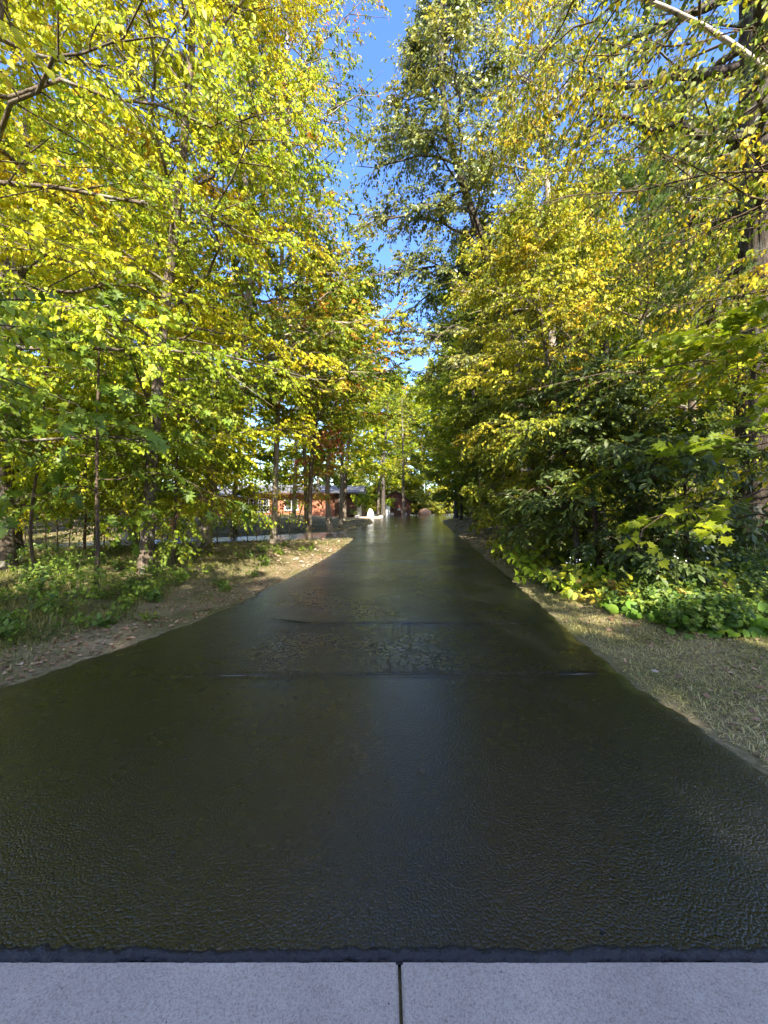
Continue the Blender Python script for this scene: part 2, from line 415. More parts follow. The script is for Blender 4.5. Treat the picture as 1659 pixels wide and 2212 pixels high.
YEL, GRN, ORG = (0.60, 0.47, 0.028), (0.17, 0.25, 0.018), (0.55, 0.17, 0.015)
M = {
    'drive': drive_mat(), 'concrete': concrete_mat(), 'ground': ground_mat(), 'brick': brick_mat(), 'birch': birch_mat(), 'glass': glass_mat(),
    'elm': leaf_mat('elm_leaf', [(0.0, (0.13, 0.20, 0.012)), (0.3, (0.26, 0.34, 0.014)), (0.58, (0.44, 0.47, 0.016)), (0.9, (0.62, 0.54, 0.02)), (1.0, (0.60, 0.36, 0.02))]),
    'elm_green': leaf_mat('elm_leaf_green', [(0.0, (0.07, 0.13, 0.012)), (0.4, (0.17, 0.25, 0.018)), (0.75, (0.33, 0.38, 0.02)), (1.0, (0.60, 0.48, 0.03))]),
    'oak': leaf_mat('oak_leaf', [(0.0, (0.055, 0.085, 0.022)), (0.5, (0.13, 0.165, 0.045)), (0.85, (0.28, 0.29, 0.07)), (1.0, (0.46, 0.40, 0.07))], trans=0.38, rough=0.38, spec=0.6),
    'oak_autumn': leaf_mat('oak_leaf_autumn', [(0.0, (0.07, 0.12, 0.012)), (0.35, (0.22, 0.29, 0.02)), (0.65, (0.42, 0.38, 0.03)), (0.82, (0.55, 0.28, 0.03)), (1.0, (0.50, 0.12, 0.02))]),
    'oak_young': leaf_mat('young_oak_leaf', [(0.0, (0.09, 0.15, 0.02)), (0.6, (0.19, 0.28, 0.03)), (1.0, (0.36, 0.40, 0.03))], trans=0.4, rough=0.42),
    'maple': leaf_mat('maple_leaf', [(0.0, (0.13, 0.21, 0.014)), (0.4, (0.32, 0.40, 0.018)), (0.8, (0.60, 0.56, 0.026)), (1.0, (0.66, 0.40, 0.03))], trans=0.48),
    'maple_green': leaf_mat('maple_leaf_green', [(0.0, (0.09, 0.14, 0.012)), (0.5, (0.20, 0.27, 0.016)), (1.0, (0.38, 0.40, 0.025))], trans=0.45),
    'maple_dark': leaf_mat('maple_leaf_dark', [(0.0, (0.065, 0.105, 0.014)), (0.45, (0.16, 0.20, 0.02)), (0.8, (0.33, 0.33, 0.028)), (1.0, (0.55, 0.45, 0.03))]),
    'aspen': leaf_mat('aspen_leaf', [(0.0, (0.075, 0.115, 0.02)), (0.4, (0.19, 0.23, 0.03)), (0.75, (0.40, 0.38, 0.035)), (1.0, (0.62, 0.44, 0.03))], rough=0.42, spec=0.5),
    'birchleaf': leaf_mat('birch_leaf', [(0.0, (0.10, 0.16, 0.014)), (0.4, (0.24, 0.29, 0.02)), (0.7, (0.58, 0.46, 0.025)), (0.92, (0.68, 0.48, 0.025)), (1.0, (0.52, 0.26, 0.02))]),
    'ash': leaf_mat('yellow_sapling_leaf', [(0.0, (0.14, 0.19, 0.014)), (0.35, (0.34, 0.36, 0.02)), (0.75, (0.60, 0.50, 0.035)), (1.0, (0.62, 0.34, 0.025))]),
    'shrub': leaf_mat('dark_shrub_leaf', [(0.0, (0.05, 0.085, 0.02)), (0.6, (0.11, 0.155, 0.034)), (1.0, (0.20, 0.25, 0.045))], trans=0.38, rough=0.42, spec=0.4),
    'dogwood': leaf_mat('dogwood_leaf', [(0.0, (0.10, 0.20, 0.014)), (0.5, (0.24, 0.34, 0.02)), (0.8, (0.50, 0.48, 0.04)), (1.0, (0.46, 0.20, 0.09))], trans=0.4),
    'violet': leaf_mat('heart_leaf', [(0.0, (0.07, 0.15, 0.016)), (0.6, (0.15, 0.28, 0.026)), (1.0, (0.32, 0.40, 0.045))], trans=0.38, rough=0.42),
    'weed': leaf_mat('weed_leaf', [(0.0, (0.05, 0.10, 0.018)), (0.55, (0.11, 0.185, 0.03)), (1.0, (0.25, 0.30, 0.035))], trans=0.35, rough=0.45),
    'weed_pale': leaf_mat('pale_weed_leaf', [(0.0, (0.07, 0.14, 0.015)), (0.55, (0.17, 0.26, 0.03)), (1.0, (0.36, 0.38, 0.06))], trans=0.4),
    'red': leaf_mat('pink_red_leaf', [(0.0, (0.28, 0.34, 0.03)), (0.35, (0.52, 0.36, 0.06)), (0.65, (0.58, 0.20, 0.12)), (1.0, (0.46, 0.06, 0.05))], trans=0.4),
    'pine': leaf_mat('pine_needle', [(0.0, (0.045, 0.085, 0.020)), (0.6, (0.11, 0.18, 0.035)), (1.0, (0.24, 0.32, 0.06))], trans=0.25, rough=0.45),
    'grass_l': leaf_mat('green_grass_blade', [(0.0, (0.07, 0.105, 0.02)), (0.45, (0.17, 0.20, 0.045)), (0.75, (0.32, 0.28, 0.10)), (1.0, (0.46, 0.36, 0.18))], trans=0.3),
    'grass_r': leaf_mat('dry_grass_blade', [(0.0, (0.18, 0.21, 0.06)), (0.4, (0.36, 0.34, 0.12)), (0.8, (0.55, 0.47, 0.21)), (1.0, (0.62, 0.52, 0.31))], trans=0.25),
    'dry': leaf_mat('dry_fallen_leaf', [(0.0, (0.10, 0.05, 0.03)), (0.4, (0.25, 0.14, 0.08)), (0.8, (0.42, 0.28, 0.19)), (1.0, (0.55, 0.44, 0.36))], trans=0.12, rough=0.7),
    'petal': plain_mat('white_petal', (0.75, 0.74, 0.70), 0.6, 0.2, 0.1),
    'bark': bark_mat('brown_bark', (0.045, 0.034, 0.026), (0.20, 0.155, 0.115), 9, 0.7, (0.23, 0.22, 0.18)),
    'bark_pale': bark_mat('pale_bark', (0.14, 0.115, 0.09), (0.40, 0.34, 0.27), 7, 0.5),
    'bark_dark': bark_mat('dark_furrowed_bark', (0.022, 0.018, 0.015), (0.115, 0.092, 0.075), 8, 1.0, (0.12, 0.12, 0.105)),
    'twig': bark_mat('twig_bark', (0.05, 0.036, 0.026), (0.16, 0.115, 0.08), 20, 0.3),
    'stem': plain_mat('green_stem', (0.10, 0.13, 0.035), 0.6, 0.3, 0.3),
    'white': plain_mat('white_paint', (0.78, 0.77, 0.74), 0.5, 0.3, 0.06),
    'siding': plain_mat('brown_siding', (0.085, 0.045, 0.026), 0.8, 0.2, 0.3, 14, 0.2),
    'logwood': plain_mat('red_brown_boards', (0.12, 0.052, 0.032), 0.8, 0.2, 0.35, 9, 0.2),
    'shingle': plain_mat('grey_shingles', (0.15, 0.15, 0.16), 0.85, 0.2, 0.3, 12, 0.3),
    'darkroof': plain_mat('dark_brown_roof', (0.05, 0.038, 0.03), 0.85, 0.2, 0.3, 12, 0.3),
    'edge': plain_mat('crumbly_sealer', (0.012, 0.012, 0.014), 0.5, 0.45, 0.4, 60, 0.6),
    'grit': plain_mat('dark_grit', (0.035, 0.035, 0.04), 0.8, 0.3, 0.3),
    'stone': plain_mat('orange_boulder', (0.42, 0.25, 0.15), 0.9, 0.15, 0.45, 5, 0.6),
    'palestone': plain_mat('pale_stone', (0.45, 0.43, 0.40), 0.9, 0.2, 0.25, 4, 0.4),
    'blueglaze': plain_mat('blue_glaze', (0.03, 0.08, 0.45), 0.2, 0.5, 0.2),
    'redglaze': plain_mat('terracotta', (0.45, 0.10, 0.03), 0.6, 0.3, 0.2),
    'greyplastic': plain_mat('grey_plastic', (0.25, 0.28, 0.34), 0.5, 0.3, 0.1),
}

# ------------------------------------------------------------------ ground, drive, sidewalk
YL = np.array([1.0, 1.22, 1.8, 2.4, 3.0, 3.43, 3.94, 4.53, 5.39, 7.07, 10.04, 11.8, 14.7, 16.5, 17.6, 22.3, 24, 30.3, 40.6, 45, 57.5])
XL = np.array([-4.6, -4.5, -4.05, -3.55, -3.14, -2.93, -2.71, -2.46, -2.23, -2.02, -1.65, -1.53, -1.37, -1.32, -1.7, -2.6, -1.9, -0.80, -1.5, -3.2, -3.2])
YR = np.array([1.0, 1.22, 1.6, 2.02, 2.44, 2.81, 3.18, 3.9, 4.86, 6.6, 8.5, 10.7, 16.1, 26.9, 30, 35, 40, 45, 50, 54, 57.5])
XR = np.array([2.25, 2.22, 2.16, 2.12, 2.10, 2.08, 2.07, 2.12, 2.23, 2.45, 2.66, 2.85, 3.44, 4.5, 4.8, 5.5, 7.2, 10, 14.5, 22, 30])
BX = np.array([-26., -20, -13, -7, -3.5, -1.6])       # the side drive that leaves to the left
BN = np.array([7.5, 10.2, 12.7, 14.9, 16.2, 16.7])
BF = np.array([9.3, 12.0, 14.7, 17.6, 20.6, 22.6])

def edges(y):
    j = 0.03 * (vnoise(y * 3.1, 0, 3) - .5) + 0.05 * (vnoise(y * 9, 0, 4) - .5) + 0.03 * (vnoise(y * 23, 0, 14) - .5)
    k = 0.03 * (vnoise(y * 3.3, 0, 5) - .5) + 0.05 * (vnoise(y * 9, 0, 6) - .5) + 0.03 * (vnoise(y * 23, 0, 16) - .5)
    s_ = np.minimum(.35, np.asarray(y) * .12)
    L_ = sum(np.interp(y + q * s_, YL, XL) for q in (-1, -.5, 0, .5, 1)) / 5
    R_ = sum(np.interp(y + q * s_, YR, XR) for q in (-1, -.5, 0, .5, 1)) / 5
    return L_ + j, R_ + k

def sstep(a, b, x):
    t = np.clip((x - a) / (b - a), 0, 1)
    return t * t * (3 - 2 * t)

def drive_depth(x, y):
    """how far outside the paved drive a point lies (negative inside), roughly in metres"""
    l, r = edges(y)
    d = np.maximum(np.maximum(l - x, x - r), np.maximum(1.22 - y, y - 57.5))
    bn = np.interp(x, BX, BN); bf = np.interp(x, BX, BF)
    db = np.maximum(np.maximum(bn - y, y - bf), x + 1.6)
    return np.minimum(d, db)

def gz(x, y):
    x = np.asarray(x, float); y = np.asarray(y, float)
    l, r = edges(y)
    d = drive_depth(x, y)
    out = np.maximum(d, 0)
    rise = np.where(x > 0, np.minimum(0.075 * out, 0.62), np.minimum(0.05 * out, 0.42))
    rise = rise * sstep(1.0, 3.5, y)
    z = -0.012 + rise + 0.05 * (vnoise(x * .8, y * .8, 7) - .5) * sstep(0, 1.2, out) + 0.018 * (vnoise(x * 5, y * 5, 8) - .5) * sstep(0.0, .3, out)
    z = np.where(d < 0, -0.012 - 0.06 * sstep(0, 0.12, -d), z)
    z = np.where(y < 1.25, -0.07, z)
    return z + np.maximum(y - 62, 0) * 0.02

def spaced(segs):
    out = [segs[0][0]]
    for a, b, n in segs:
        out += list(np.linspace(a, b, n + 1)[1:])
    return np.array(out)

gx = spaced([(-400, -60, 8), (-60, -12, 26), (-12, -5, 30), (-5, 5, 84), (5, 12, 24), (12, 60, 22), (60, 400, 8)])
gy = spaced([(-120, -5, 12), (-5, 1.1, 8), (1.1, 1.4, 4), (1.4, 10, 74), (10, 24, 48), (24, 60, 24), (60, 600, 12)])
GX, GY = np.meshgrid(gx, gy)
V = np.stack([GX, GY, gz(GX, GY)], -1).reshape(-1, 3)
nx_, ny_ = len(gx), len(gy)
idx = np.arange(nx_ * ny_).reshape(ny_, nx_)
F = np.stack([idx[:-1, :-1], idx[:-1, 1:], idx[1:, 1:], idx[1:, :-1]], -1).reshape(-1, 4)
tag(obj('ground', mesh_np('ground', V, [F], True), M['ground']), kind='structure')

# the drive: one sheet with a sagging, uneven surface, patched joints across it and a ragged feathered edge
vy = spaced([(1.226, 1.26, 4), (1.26, 6, 200), (6, 12, 100), (12, 24, 60), (24, 57.5, 50)])
uu = spaced([(-0.07, 0.0, 4), (0, 1, 54), (1.0, 1.07, 4)])
VY, UU = np.meshgrid(vy, uu, indexing='ij')
l, r = edges(VY)
over = np.where(UU < 0, UU, np.where(UU > 1, UU - 1, 0))
X = l + np.clip(UU, 0, 1) * (r - l) + over * 1.0
Z = 0.004 * (vnoise(X * 2.2, VY * 2.2, 11) - .5) + 0.012 * (vnoise(X * .7, VY * .6, 12) - .5) + 0.0018 * (vnoise(X * 9, VY * 9, 16) - .5)
def joint(yc, x0, x1, depth, w, wob):
    c = yc + wob * (vnoise(X * 1.7, 0 * X, 13) - .5) + 0.015 * (vnoise(X * 9, 0 * X, 14) - .5)
    amp = sstep(x0, x0 + .3, X) * (1 - sstep(x1 - .3, x1, X)) * (0.55 + 0.9 * vnoise(X * 2.5, 0 * X, 15))
    t = (VY - c) / w
    return -depth * amp * np.exp(-t * t) + depth * 0.55 * amp * np.exp(-((t + 2.0) ** 2))
Z += joint(3.27, -1.9, 1.95, 0.014, 0.024, 0.05) + joint(4.68, -1.5, 1.9, 0.014, 0.03, 0.10)
Z += joint(9.75, -1.5, 2.6, 0.018, 0.07, 0.12) + joint(13.6, -1.3, 2.9, 0.008, 0.09, 0.2)
# shallow groove that branches from the second joint at its left end
g = np.abs((X + 1.45) - (VY - 4.75) * -0.9); Z -= 0.006 * np.exp(-(g / .03) ** 2) * sstep(4.7, 4.8, VY) * (1 - sstep(5.0, 5.1, VY))
Z -= np.abs(over) * 0.42 - .012 * (vnoise(X * 33, VY * 33, 24) - .5) * (np.abs(over) > 0)
Z -= 0.06 * sstep(0.01, 0.0, np.clip(VY - 1.226, 0, 1)) * 0.4
Z += 0.003 * np.exp(-((VY - 1.25) / 0.03) ** 2) * (vnoise(X * 30, 0 * X, 18)) 
V = np.stack([X, VY, Z], -1).reshape(-1, 3)
# ragged front lip where the sealer meets the concrete
V = V.reshape(*X.shape, 3)
V[0, :, 1] += 0.022 * (vnoise(X[0] * 9, 0 * X[0], 19) - .6) + 0.006 * (vnoise(X[0] * 60, 0 * X[0], 20) - .5)
V = V.reshape(-1, 3)
na, nb = X.shape
idx = np.arange(na * nb).reshape(na, nb)
F = np.stack([idx[:-1, :-1], idx[:-1, 1:], idx[1:, 1:], idx[1:, :-1]], -1).reshape(-1, 4)
drive = obj('driveway', mesh_np('driveway', V, [F], True), M['drive'])
tag(drive, kind='structure')
# side drive to the house, a sheet just below the main one
bx = np.linspace(-26, -1.0, 60)
bu = np.concatenate([[-.03], np.linspace(0, 1, 12), [1.03]])
BXg, BU = np.meshgrid(bx, bu, indexing='ij')
bn = np.interp(BXg, BX, BN); bf = np.interp(BXg, BX, BF)
BYg = bn + BU * (bf - bn)
BZ = np.where((BU < 0) | (BU > 1), -0.07, -0.016 + 0.01 * (vnoise(BXg, BYg, 21) - .5))
idx = np.arange(BXg.size).reshape(BXg.shape)
F = np.stack([idx[:-1, :-1], idx[1:, :-1], idx[1:, 1:], idx[:-1, 1:]], -1).reshape(-1, 4)
side = obj('side_drive', mesh_np('side_drive', np.stack([BXg, BYg, BZ], -1), [F], True), M['drive'])
tag(side, kind='structure')

# smooth strips of crack filler across the drive
def filler_mat():
    m, nt, p, out = newmat('crack_filler')
    geo = nt.nodes.new('ShaderNodeNewGeometry')
    n1 = noise(nt, 30, 3, 0.6, geo.outputs['Position'])
    p.inputs['Base Color'].default_value = (0.006, 0.006, 0.006, 1)
    r_ = ramp(nt, n1.outputs['Fac'], [(0.3, (0.05,) * 3), (0.7, (0.2,) * 3)])
    nt.links.new(r_.outputs[0], p.inputs['Roughness'])
    p.inputs['Specular IOR Level'].default_value = 0.7
    b = nt.nodes.new('ShaderNodeBump'); b.inputs['Strength'].default_value = 0.25; b.inputs['Distance'].default_value = 0.004
    nt.links.new(n1.outputs['Fac'], b.inputs['Height']); nt.links.new(b.outputs[0], p.inputs['Normal'])
    return m
FILL = filler_mat()
# crumbly front edge of the sealer where it meets the concrete
xs = np.linspace(-4.6, 2.7, 900); ts = np.array([0, .25, .5, .75, 1.0])
XE, TE = np.meshgrid(xs, ts, indexing='ij')
y0_ = 1.228 - .016 * (vnoise(xs * 5, 0 * xs, 25) ** 2) - .012 * (vnoise(xs * 26, 0 * xs, 26) - .3) - .006 * vnoise(xs * 80, 0 * xs, 27)
YE = y0_[:, None] + TE * (.030 + .02 * vnoise(xs * 4, 0 * xs, 28)[:, None])
ZE = np.array([-.012, .004, .0065, .005, -.010])[None] + .006 * (vnoise(XE * 45, YE * 45, 29) - .5) + .004 * (vnoise(XE * 110, YE * 110, 30) - .5)
i_ = np.arange(XE.size).reshape(XE.shape)
F_ = np.stack([i_[:-1, :-1], i_[1:, :-1], i_[1:, 1:], i_[:-1, 1:]], -1).reshape(-1, 4)
obj('sealer_edge', mesh_np('sealer_edge', np.stack([XE, YE, ZE], -1), [F_], False), M['edge'], drive)
def filler(yc, x0, x1, w, seed, bend=0.0):
    xs = np.linspace(x0, x1, 90)
    c = yc + .10 * (vnoise(xs * 1.7, 0 * xs, 13) - .5) + .02 * (vnoise(xs * 9, 0 * xs, seed) - .5) + bend * np.maximum(0, (-.9 - xs)) ** 1.2
    ww = w * (.45 + 1.0 * vnoise(xs * 2.3, 0 * xs, seed + 1)) * sstep(0, .25, np.minimum(xs - x0, x1 - xs))
    t_ = np.array([-1, -.55, 0, .55, 1.])
    hh = np.array([-.006, .002, .0035, .002, -.006])
    Xs = np.repeat(xs[:, None], 5, 1); Ys = c[:, None] + ww[:, None] * t_[None]
    base_ = 0.004 * (vnoise(Xs * 2.2, Ys * 2.2, 11) - .5) + 0.012 * (vnoise(Xs * .7, Ys * .6, 12) - .5)
    Zs = base_ + hh[None] + .003 * (vnoise(Xs * 6, Ys * 0, seed + 2) - .5)
    i_ = np.arange(Xs.size).reshape(Xs.shape)
    F_ = np.stack([i_[:-1, :-1], i_[1:, :-1], i_[1:, 1:], i_[:-1, 1:]], -1).reshape(-1, 4)
    o = obj('filled_crack', mesh_np('filled_crack', np.stack([Xs, Ys, Zs], -1), [F_], True), FILL, drive)
filler(3.24, -1.75, 1.9, .018, 61)
filler(4.66, -1.5, 1.75, .024, 63, .35)
filler(9.7, -1.4, 2.6, .055, 65)

walk = tag(empty('sidewalk', (0, 0, -0.08)), kind='structure')
for i, (a, b) in enumerate([(-4.55, -3.005), (-2.995, -1.46), (-1.45, 0.045), (0.056, 1.55), (1.56, 3.06), (3.07, 4.6)]):
    n = 16
    xs = np.linspace(a, b, n); mb = MB()
    o = MB().box(a, -0.35, -0.06, b, 1.2185, 0.078).build('concrete_slab', M['concrete'], walk, 0.006)
tag(MB().box(-4.6, -0.34, -0.12, 4.65, 1.21, 0.0).build('gravel_bed', M['ground'], None, 0, (0, 0, -0.03)), kind='structure')

# ------------------------------------------------------------------ foliage machinery
OVATE = (np.array([[0, 0, 0], [.30, .22, .07], [.27, .62, .05], [0, 1, -.10], [-.27, .62, .05], [-.30, .22, .07]], float), [np.array([[0, 1, 2, 3], [0, 3, 4, 5]])])
DIAMOND = (np.array([[0, 0, 0], [.34, .38, .09], [0, 1, -.06], [-.34, .46, .09]], float), [np.array([[0, 1, 2], [0, 2, 3]])])
LANCE = (np.array([[0, 0, 0], [.14, .25, .03], [.19, .6, .03], [0, 1, -.12], [-.19, .6, .03], [-.14, .25, .03]], float), [np.array([[0, 1, 2, 3], [0, 3, 4, 5]])])
def star(outl, z=0.04):
    pts = [(0, 0.0)] + outl + [(-x, y) for x, y in reversed(outl) if x != 0]
    V_ = np.array([[x, y, z * abs(x) * 3 - 0.12 * max(0, y - .5) ** 2 * 4] for x, y in pts])
    n = len(pts)
    c = np.array([[0, 0.42, 0.0]])
    V_ = np.concatenate([V_, c])
    return V_, [np.array([[n, i, (i + 1) % n] for i in range(n)])]
MAPLE = star([(.12, .02), (.40, -.08), (.36, .14), (.62, .36), (.38, .42), (.40, .66), (.17, .60), (0, 1.0)])
OAK = star([(.05, .12), (.30, .12), (.12, .30), (.46, .40), (.16, .52), (.42, .76), (.13, .74), (0, 1.0)])
def hinged(outl):
    n = len(outl)
    V_ = np.array([[0, 0, 0]] + [[x, y, .16 * x] for x, y in outl] + [[0, 1, -.1]] + [[-x, y, .16 * x] for x, y in reversed(outl)], float)
    return V_, [np.array([list(range(0, n + 2)), [0] + list(range(n + 1, 2 * n + 2))])]
MAPLE_LO = hinged([(.44, .06), (.24, .30), (.48, .56)])
OAK_LO = hinged([(.32, .20), (.10, .42), (.36, .66)])
def smooth_leaf(prof, n_side=5, curl=0.16, fold=0.16):
    """finer leaf for the ones drawn as single objects; prof: half width as function of y"""
    ys = np.linspace(0, 1, n_side + 2)
    V_ = []; F_ = []
    for y in ys:
        w = prof(y)
        z0 = -curl * y * y
        V_ += [[-w, y, z0 + fold * w], [0, y, z0], [w, y, z0 + fold * w]]
    for i in range(len(ys) - 1):
        a = 3 * i
        F_ += [[a, a + 1, a + 4, a + 3], [a + 1, a + 2, a + 5, a + 4]]
    return np.array(V_), [np.array(F_)]
OV_FINE = smooth_leaf(lambda y: 0.30 * math.sin(math.pi * y ** 0.72) ** 0.85 * (1 - 0.25 * y) + 0.002)
LA_FINE = smooth_leaf(lambda y: 0.19 * math.sin(math.pi * y ** 1.0) ** 0.9 + 0.002)
def heart_tpl():
    out = [(.0, .10)]
    k = 8
    for i in range(k + 1):
        t = i / k
        a = -math.pi * .62 + t * math.pi * 1.12
        out.append((.10 + .40 * math.cos(a) * (1 if t < .8 else (1 - (t - .8) * 2)), .36 + .40 * math.sin(a)))
    out = [(max(x, .02), y) for x, y in out] + [(0, 1.0)]
    V_, F_ = star(out, 0.03)
    V_[:, 2] += 0.12 * np.abs(V_[:, 0]) - 0.1 * (V_[:, 1] - .4) ** 2
    return V_, F_
HEART = heart_tpl()

def leaf_frames(axis, n0):
    axis = nrm(axis)
    n = nrm(n0 - (n0 * axis).sum(-1, keepdims=True) * axis)
    s = np.cross(axis, n)
    return s, axis, n

def leaves_mesh(name, pos, s, a, n, size, tint, template):
    TV, TF = template
    k = len(TV)
    L = len(pos)
    V_ = pos[:, None, :] + size[:, None, None] * (TV[None, :, 0:1] * s[:, None, :] + TV[None, :, 1:2] * a[:, None, :] + TV[None, :, 2:3] * n[:, None, :])
    off = (np.arange(L) * k)[:, None, None]
    Fs = [(f[None] + off).reshape(-1, f.shape[1]) for f in TF]
    return mesh_np(name, V_.reshape(-1, 3), Fs, True, np.repeat(tint, k))

def tubes_mesh_arrays(P, Rr, sides, base=0):
    """P (T,m,3), Rr (T,m) -> vertices and quads"""
    T, m, _ = P.shape
    t = nrm(np.gradient(P, axis=1))
    mt = np.abs(nrm(P[:, -1] - P[:, 0])[:, 2])
    ref = np.where((mt > 0.75)[:, None], np.array([[1., 0.2, 0]]), np.array([[0., 0.1, 1.]]))[:, None, :]
    b1 = nrm(np.cross(t, np.broadcast_to(ref, t.shape)))
    b2 = np.cross(t, b1)
    ang = np.linspace(0, 2 * np.pi, sides, endpoint=False)
    ring = P[:, :, None, :] + Rr[:, :, None, None] * (np.cos(ang)[:, None] * b1[:, :, None, :] + np.sin(ang)[:, None] * b2[:, :, None, :])
    idx = np.arange(T * m * sides).reshape(T, m, sides) + base
    nxt = np.roll(idx, -1, axis=2)
    F_ = np.stack([idx[:, :-1], nxt[:, :-1], nxt[:, 1:], idx[:, 1:]], -1).reshape(-1, 4)
    return ring.reshape(-1, 3), F_

def sample(P, s):
    """P (A,m,3), s (A,k) -> points (A,k,3) and tangents"""
    A, m, _ = P.shape
    f = np.clip(s, 0, 0.9999) * (m - 1)
    i = np.floor(f).astype(int); w = (f - i)[..., None]
    ai = np.arange(A)[:, None]
    p0 = P[ai, i]; p1 = P[ai, i + 1]
    return p0 * (1 - w) + p1 * w, nrm(p1 - p0)

def curves(rng, p, d, L, m, droop, wig):
    A = len(p)
    u = np.linspace(0, 1, m)
    Pn = p[:, None, :] + d[:, None, :] * (L[:, None, None] * u[None, :, None])
    Pn[:, :, 2] -= (droop if np.ndim(droop) else np.full(A, droop))[:, None] * L[:, None] * u[None] ** 2
    nz = np.cumsum(rng.normal(size=(A, m, 3)) * wig, axis=1)
    nz -= nz[:, :1]
    return Pn + nz * L[:, None, None] * (1.0 / m)

def branch_dirs(rng, tang, sgn, ang, roll):
    up = np.array([0, 0, 1.0])
    side_ = nrm(np.cross(tang, up) + 1e-4)
    upp = nrm(np.cross(side_, tang))
    return nrm(np.cos(ang)[..., None] * tang + np.sin(ang)[..., None] * (np.cos(roll)[..., None] * side_ * sgn[..., None] + np.sin(roll)[..., None] * upp))

CAM = np.array([0, 0, 1.5])
def in_frame(p, mx=0.02):
    y = np.maximum(p[:, 1], 0.01)
    u = p[:, 0] / y; v = (p[:, 2] - 1.5) / y
    return (p[:, 1] > 0.5) & (np.abs(u) < 1.04 - mx) & (v < 1.366 - mx) & (v > -1.4)

def resample(path, n):
    path = np.array(path, float)
    d = np.concatenate([[0], np.cumsum(np.linalg.norm(np.diff(path, axis=0), axis=1))])
    # smooth through the points
    t = np.linspace(0, d[-1], n)
    out = np.stack([np.interp(t, d, path[:, i]) for i in range(3)], -1)
    for _ in range(max(1, n // len(path))):
        out[1:-1] = (out[:-2] + 2 * out[1:-1] + out[2:]) / 4
    return out

FINE_CACHE = {}
def single_leaves(parent, base, sel, pos, s, a, n, size, tint, template, mat, key):
    """the leaves that show largest, each an object of its own sharing one mesh"""
    if key not in FINE_CACHE:
        me = mesh_np('leaf', template[0], template[1], True)
        me.materials.append(mat)
        FINE_CACHE[key] = me
    me = FINE_CACHE[key]
    for i in sel:
        o = bpy.data.objects.new('leaf', me)
        z = float(size[i])
        mt = Matrix(((s[i][0] * z, a[i][0] * z, n[i][0] * z, pos[i][0] - base[0]),
                     (s[i][1] * z, a[i][1] * z, n[i][1] * z, pos[i][1] - base[1]),
                     (s[i][2] * z, a[i][2] * z, n[i][2] * z, pos[i][2] - base[2]), (0, 0, 0, 1)))
        o.matrix_local = mt
        o.parent = parent
        o['tint'] = float(tint[i])
        COL.objects.link(o)

def trunk_tube(rng, path, r0, r1, sides=14, rings=40, flare=0.45, rough=0.05, taper=1.0):
    P = resample(path, rings)
    u = np.linspace(0, 1, rings)
    Rr = r0 + (r1 - r0) * u ** taper
    h = P[:, 2] - P[0, 2]
    Rr = Rr * (1 + flare * np.exp(-h / (r0 * 1.6)))
    V_, F_ = tubes_mesh_arrays(P[None], Rr[None], sides)
    V_ = V_.reshape(rings, sides, 3)
    rad = V_ - P[:, None]
    k = 1 + rough * rng.normal(size=(rings, sides, 1)) * .5 + rough * np.sin(np.arange(sides) * 2.4 + rng.random() * 6)[None, :, None]
    V_ = P[:, None] + rad * k
    return P, Rr, V_.reshape(-1, 3), F_

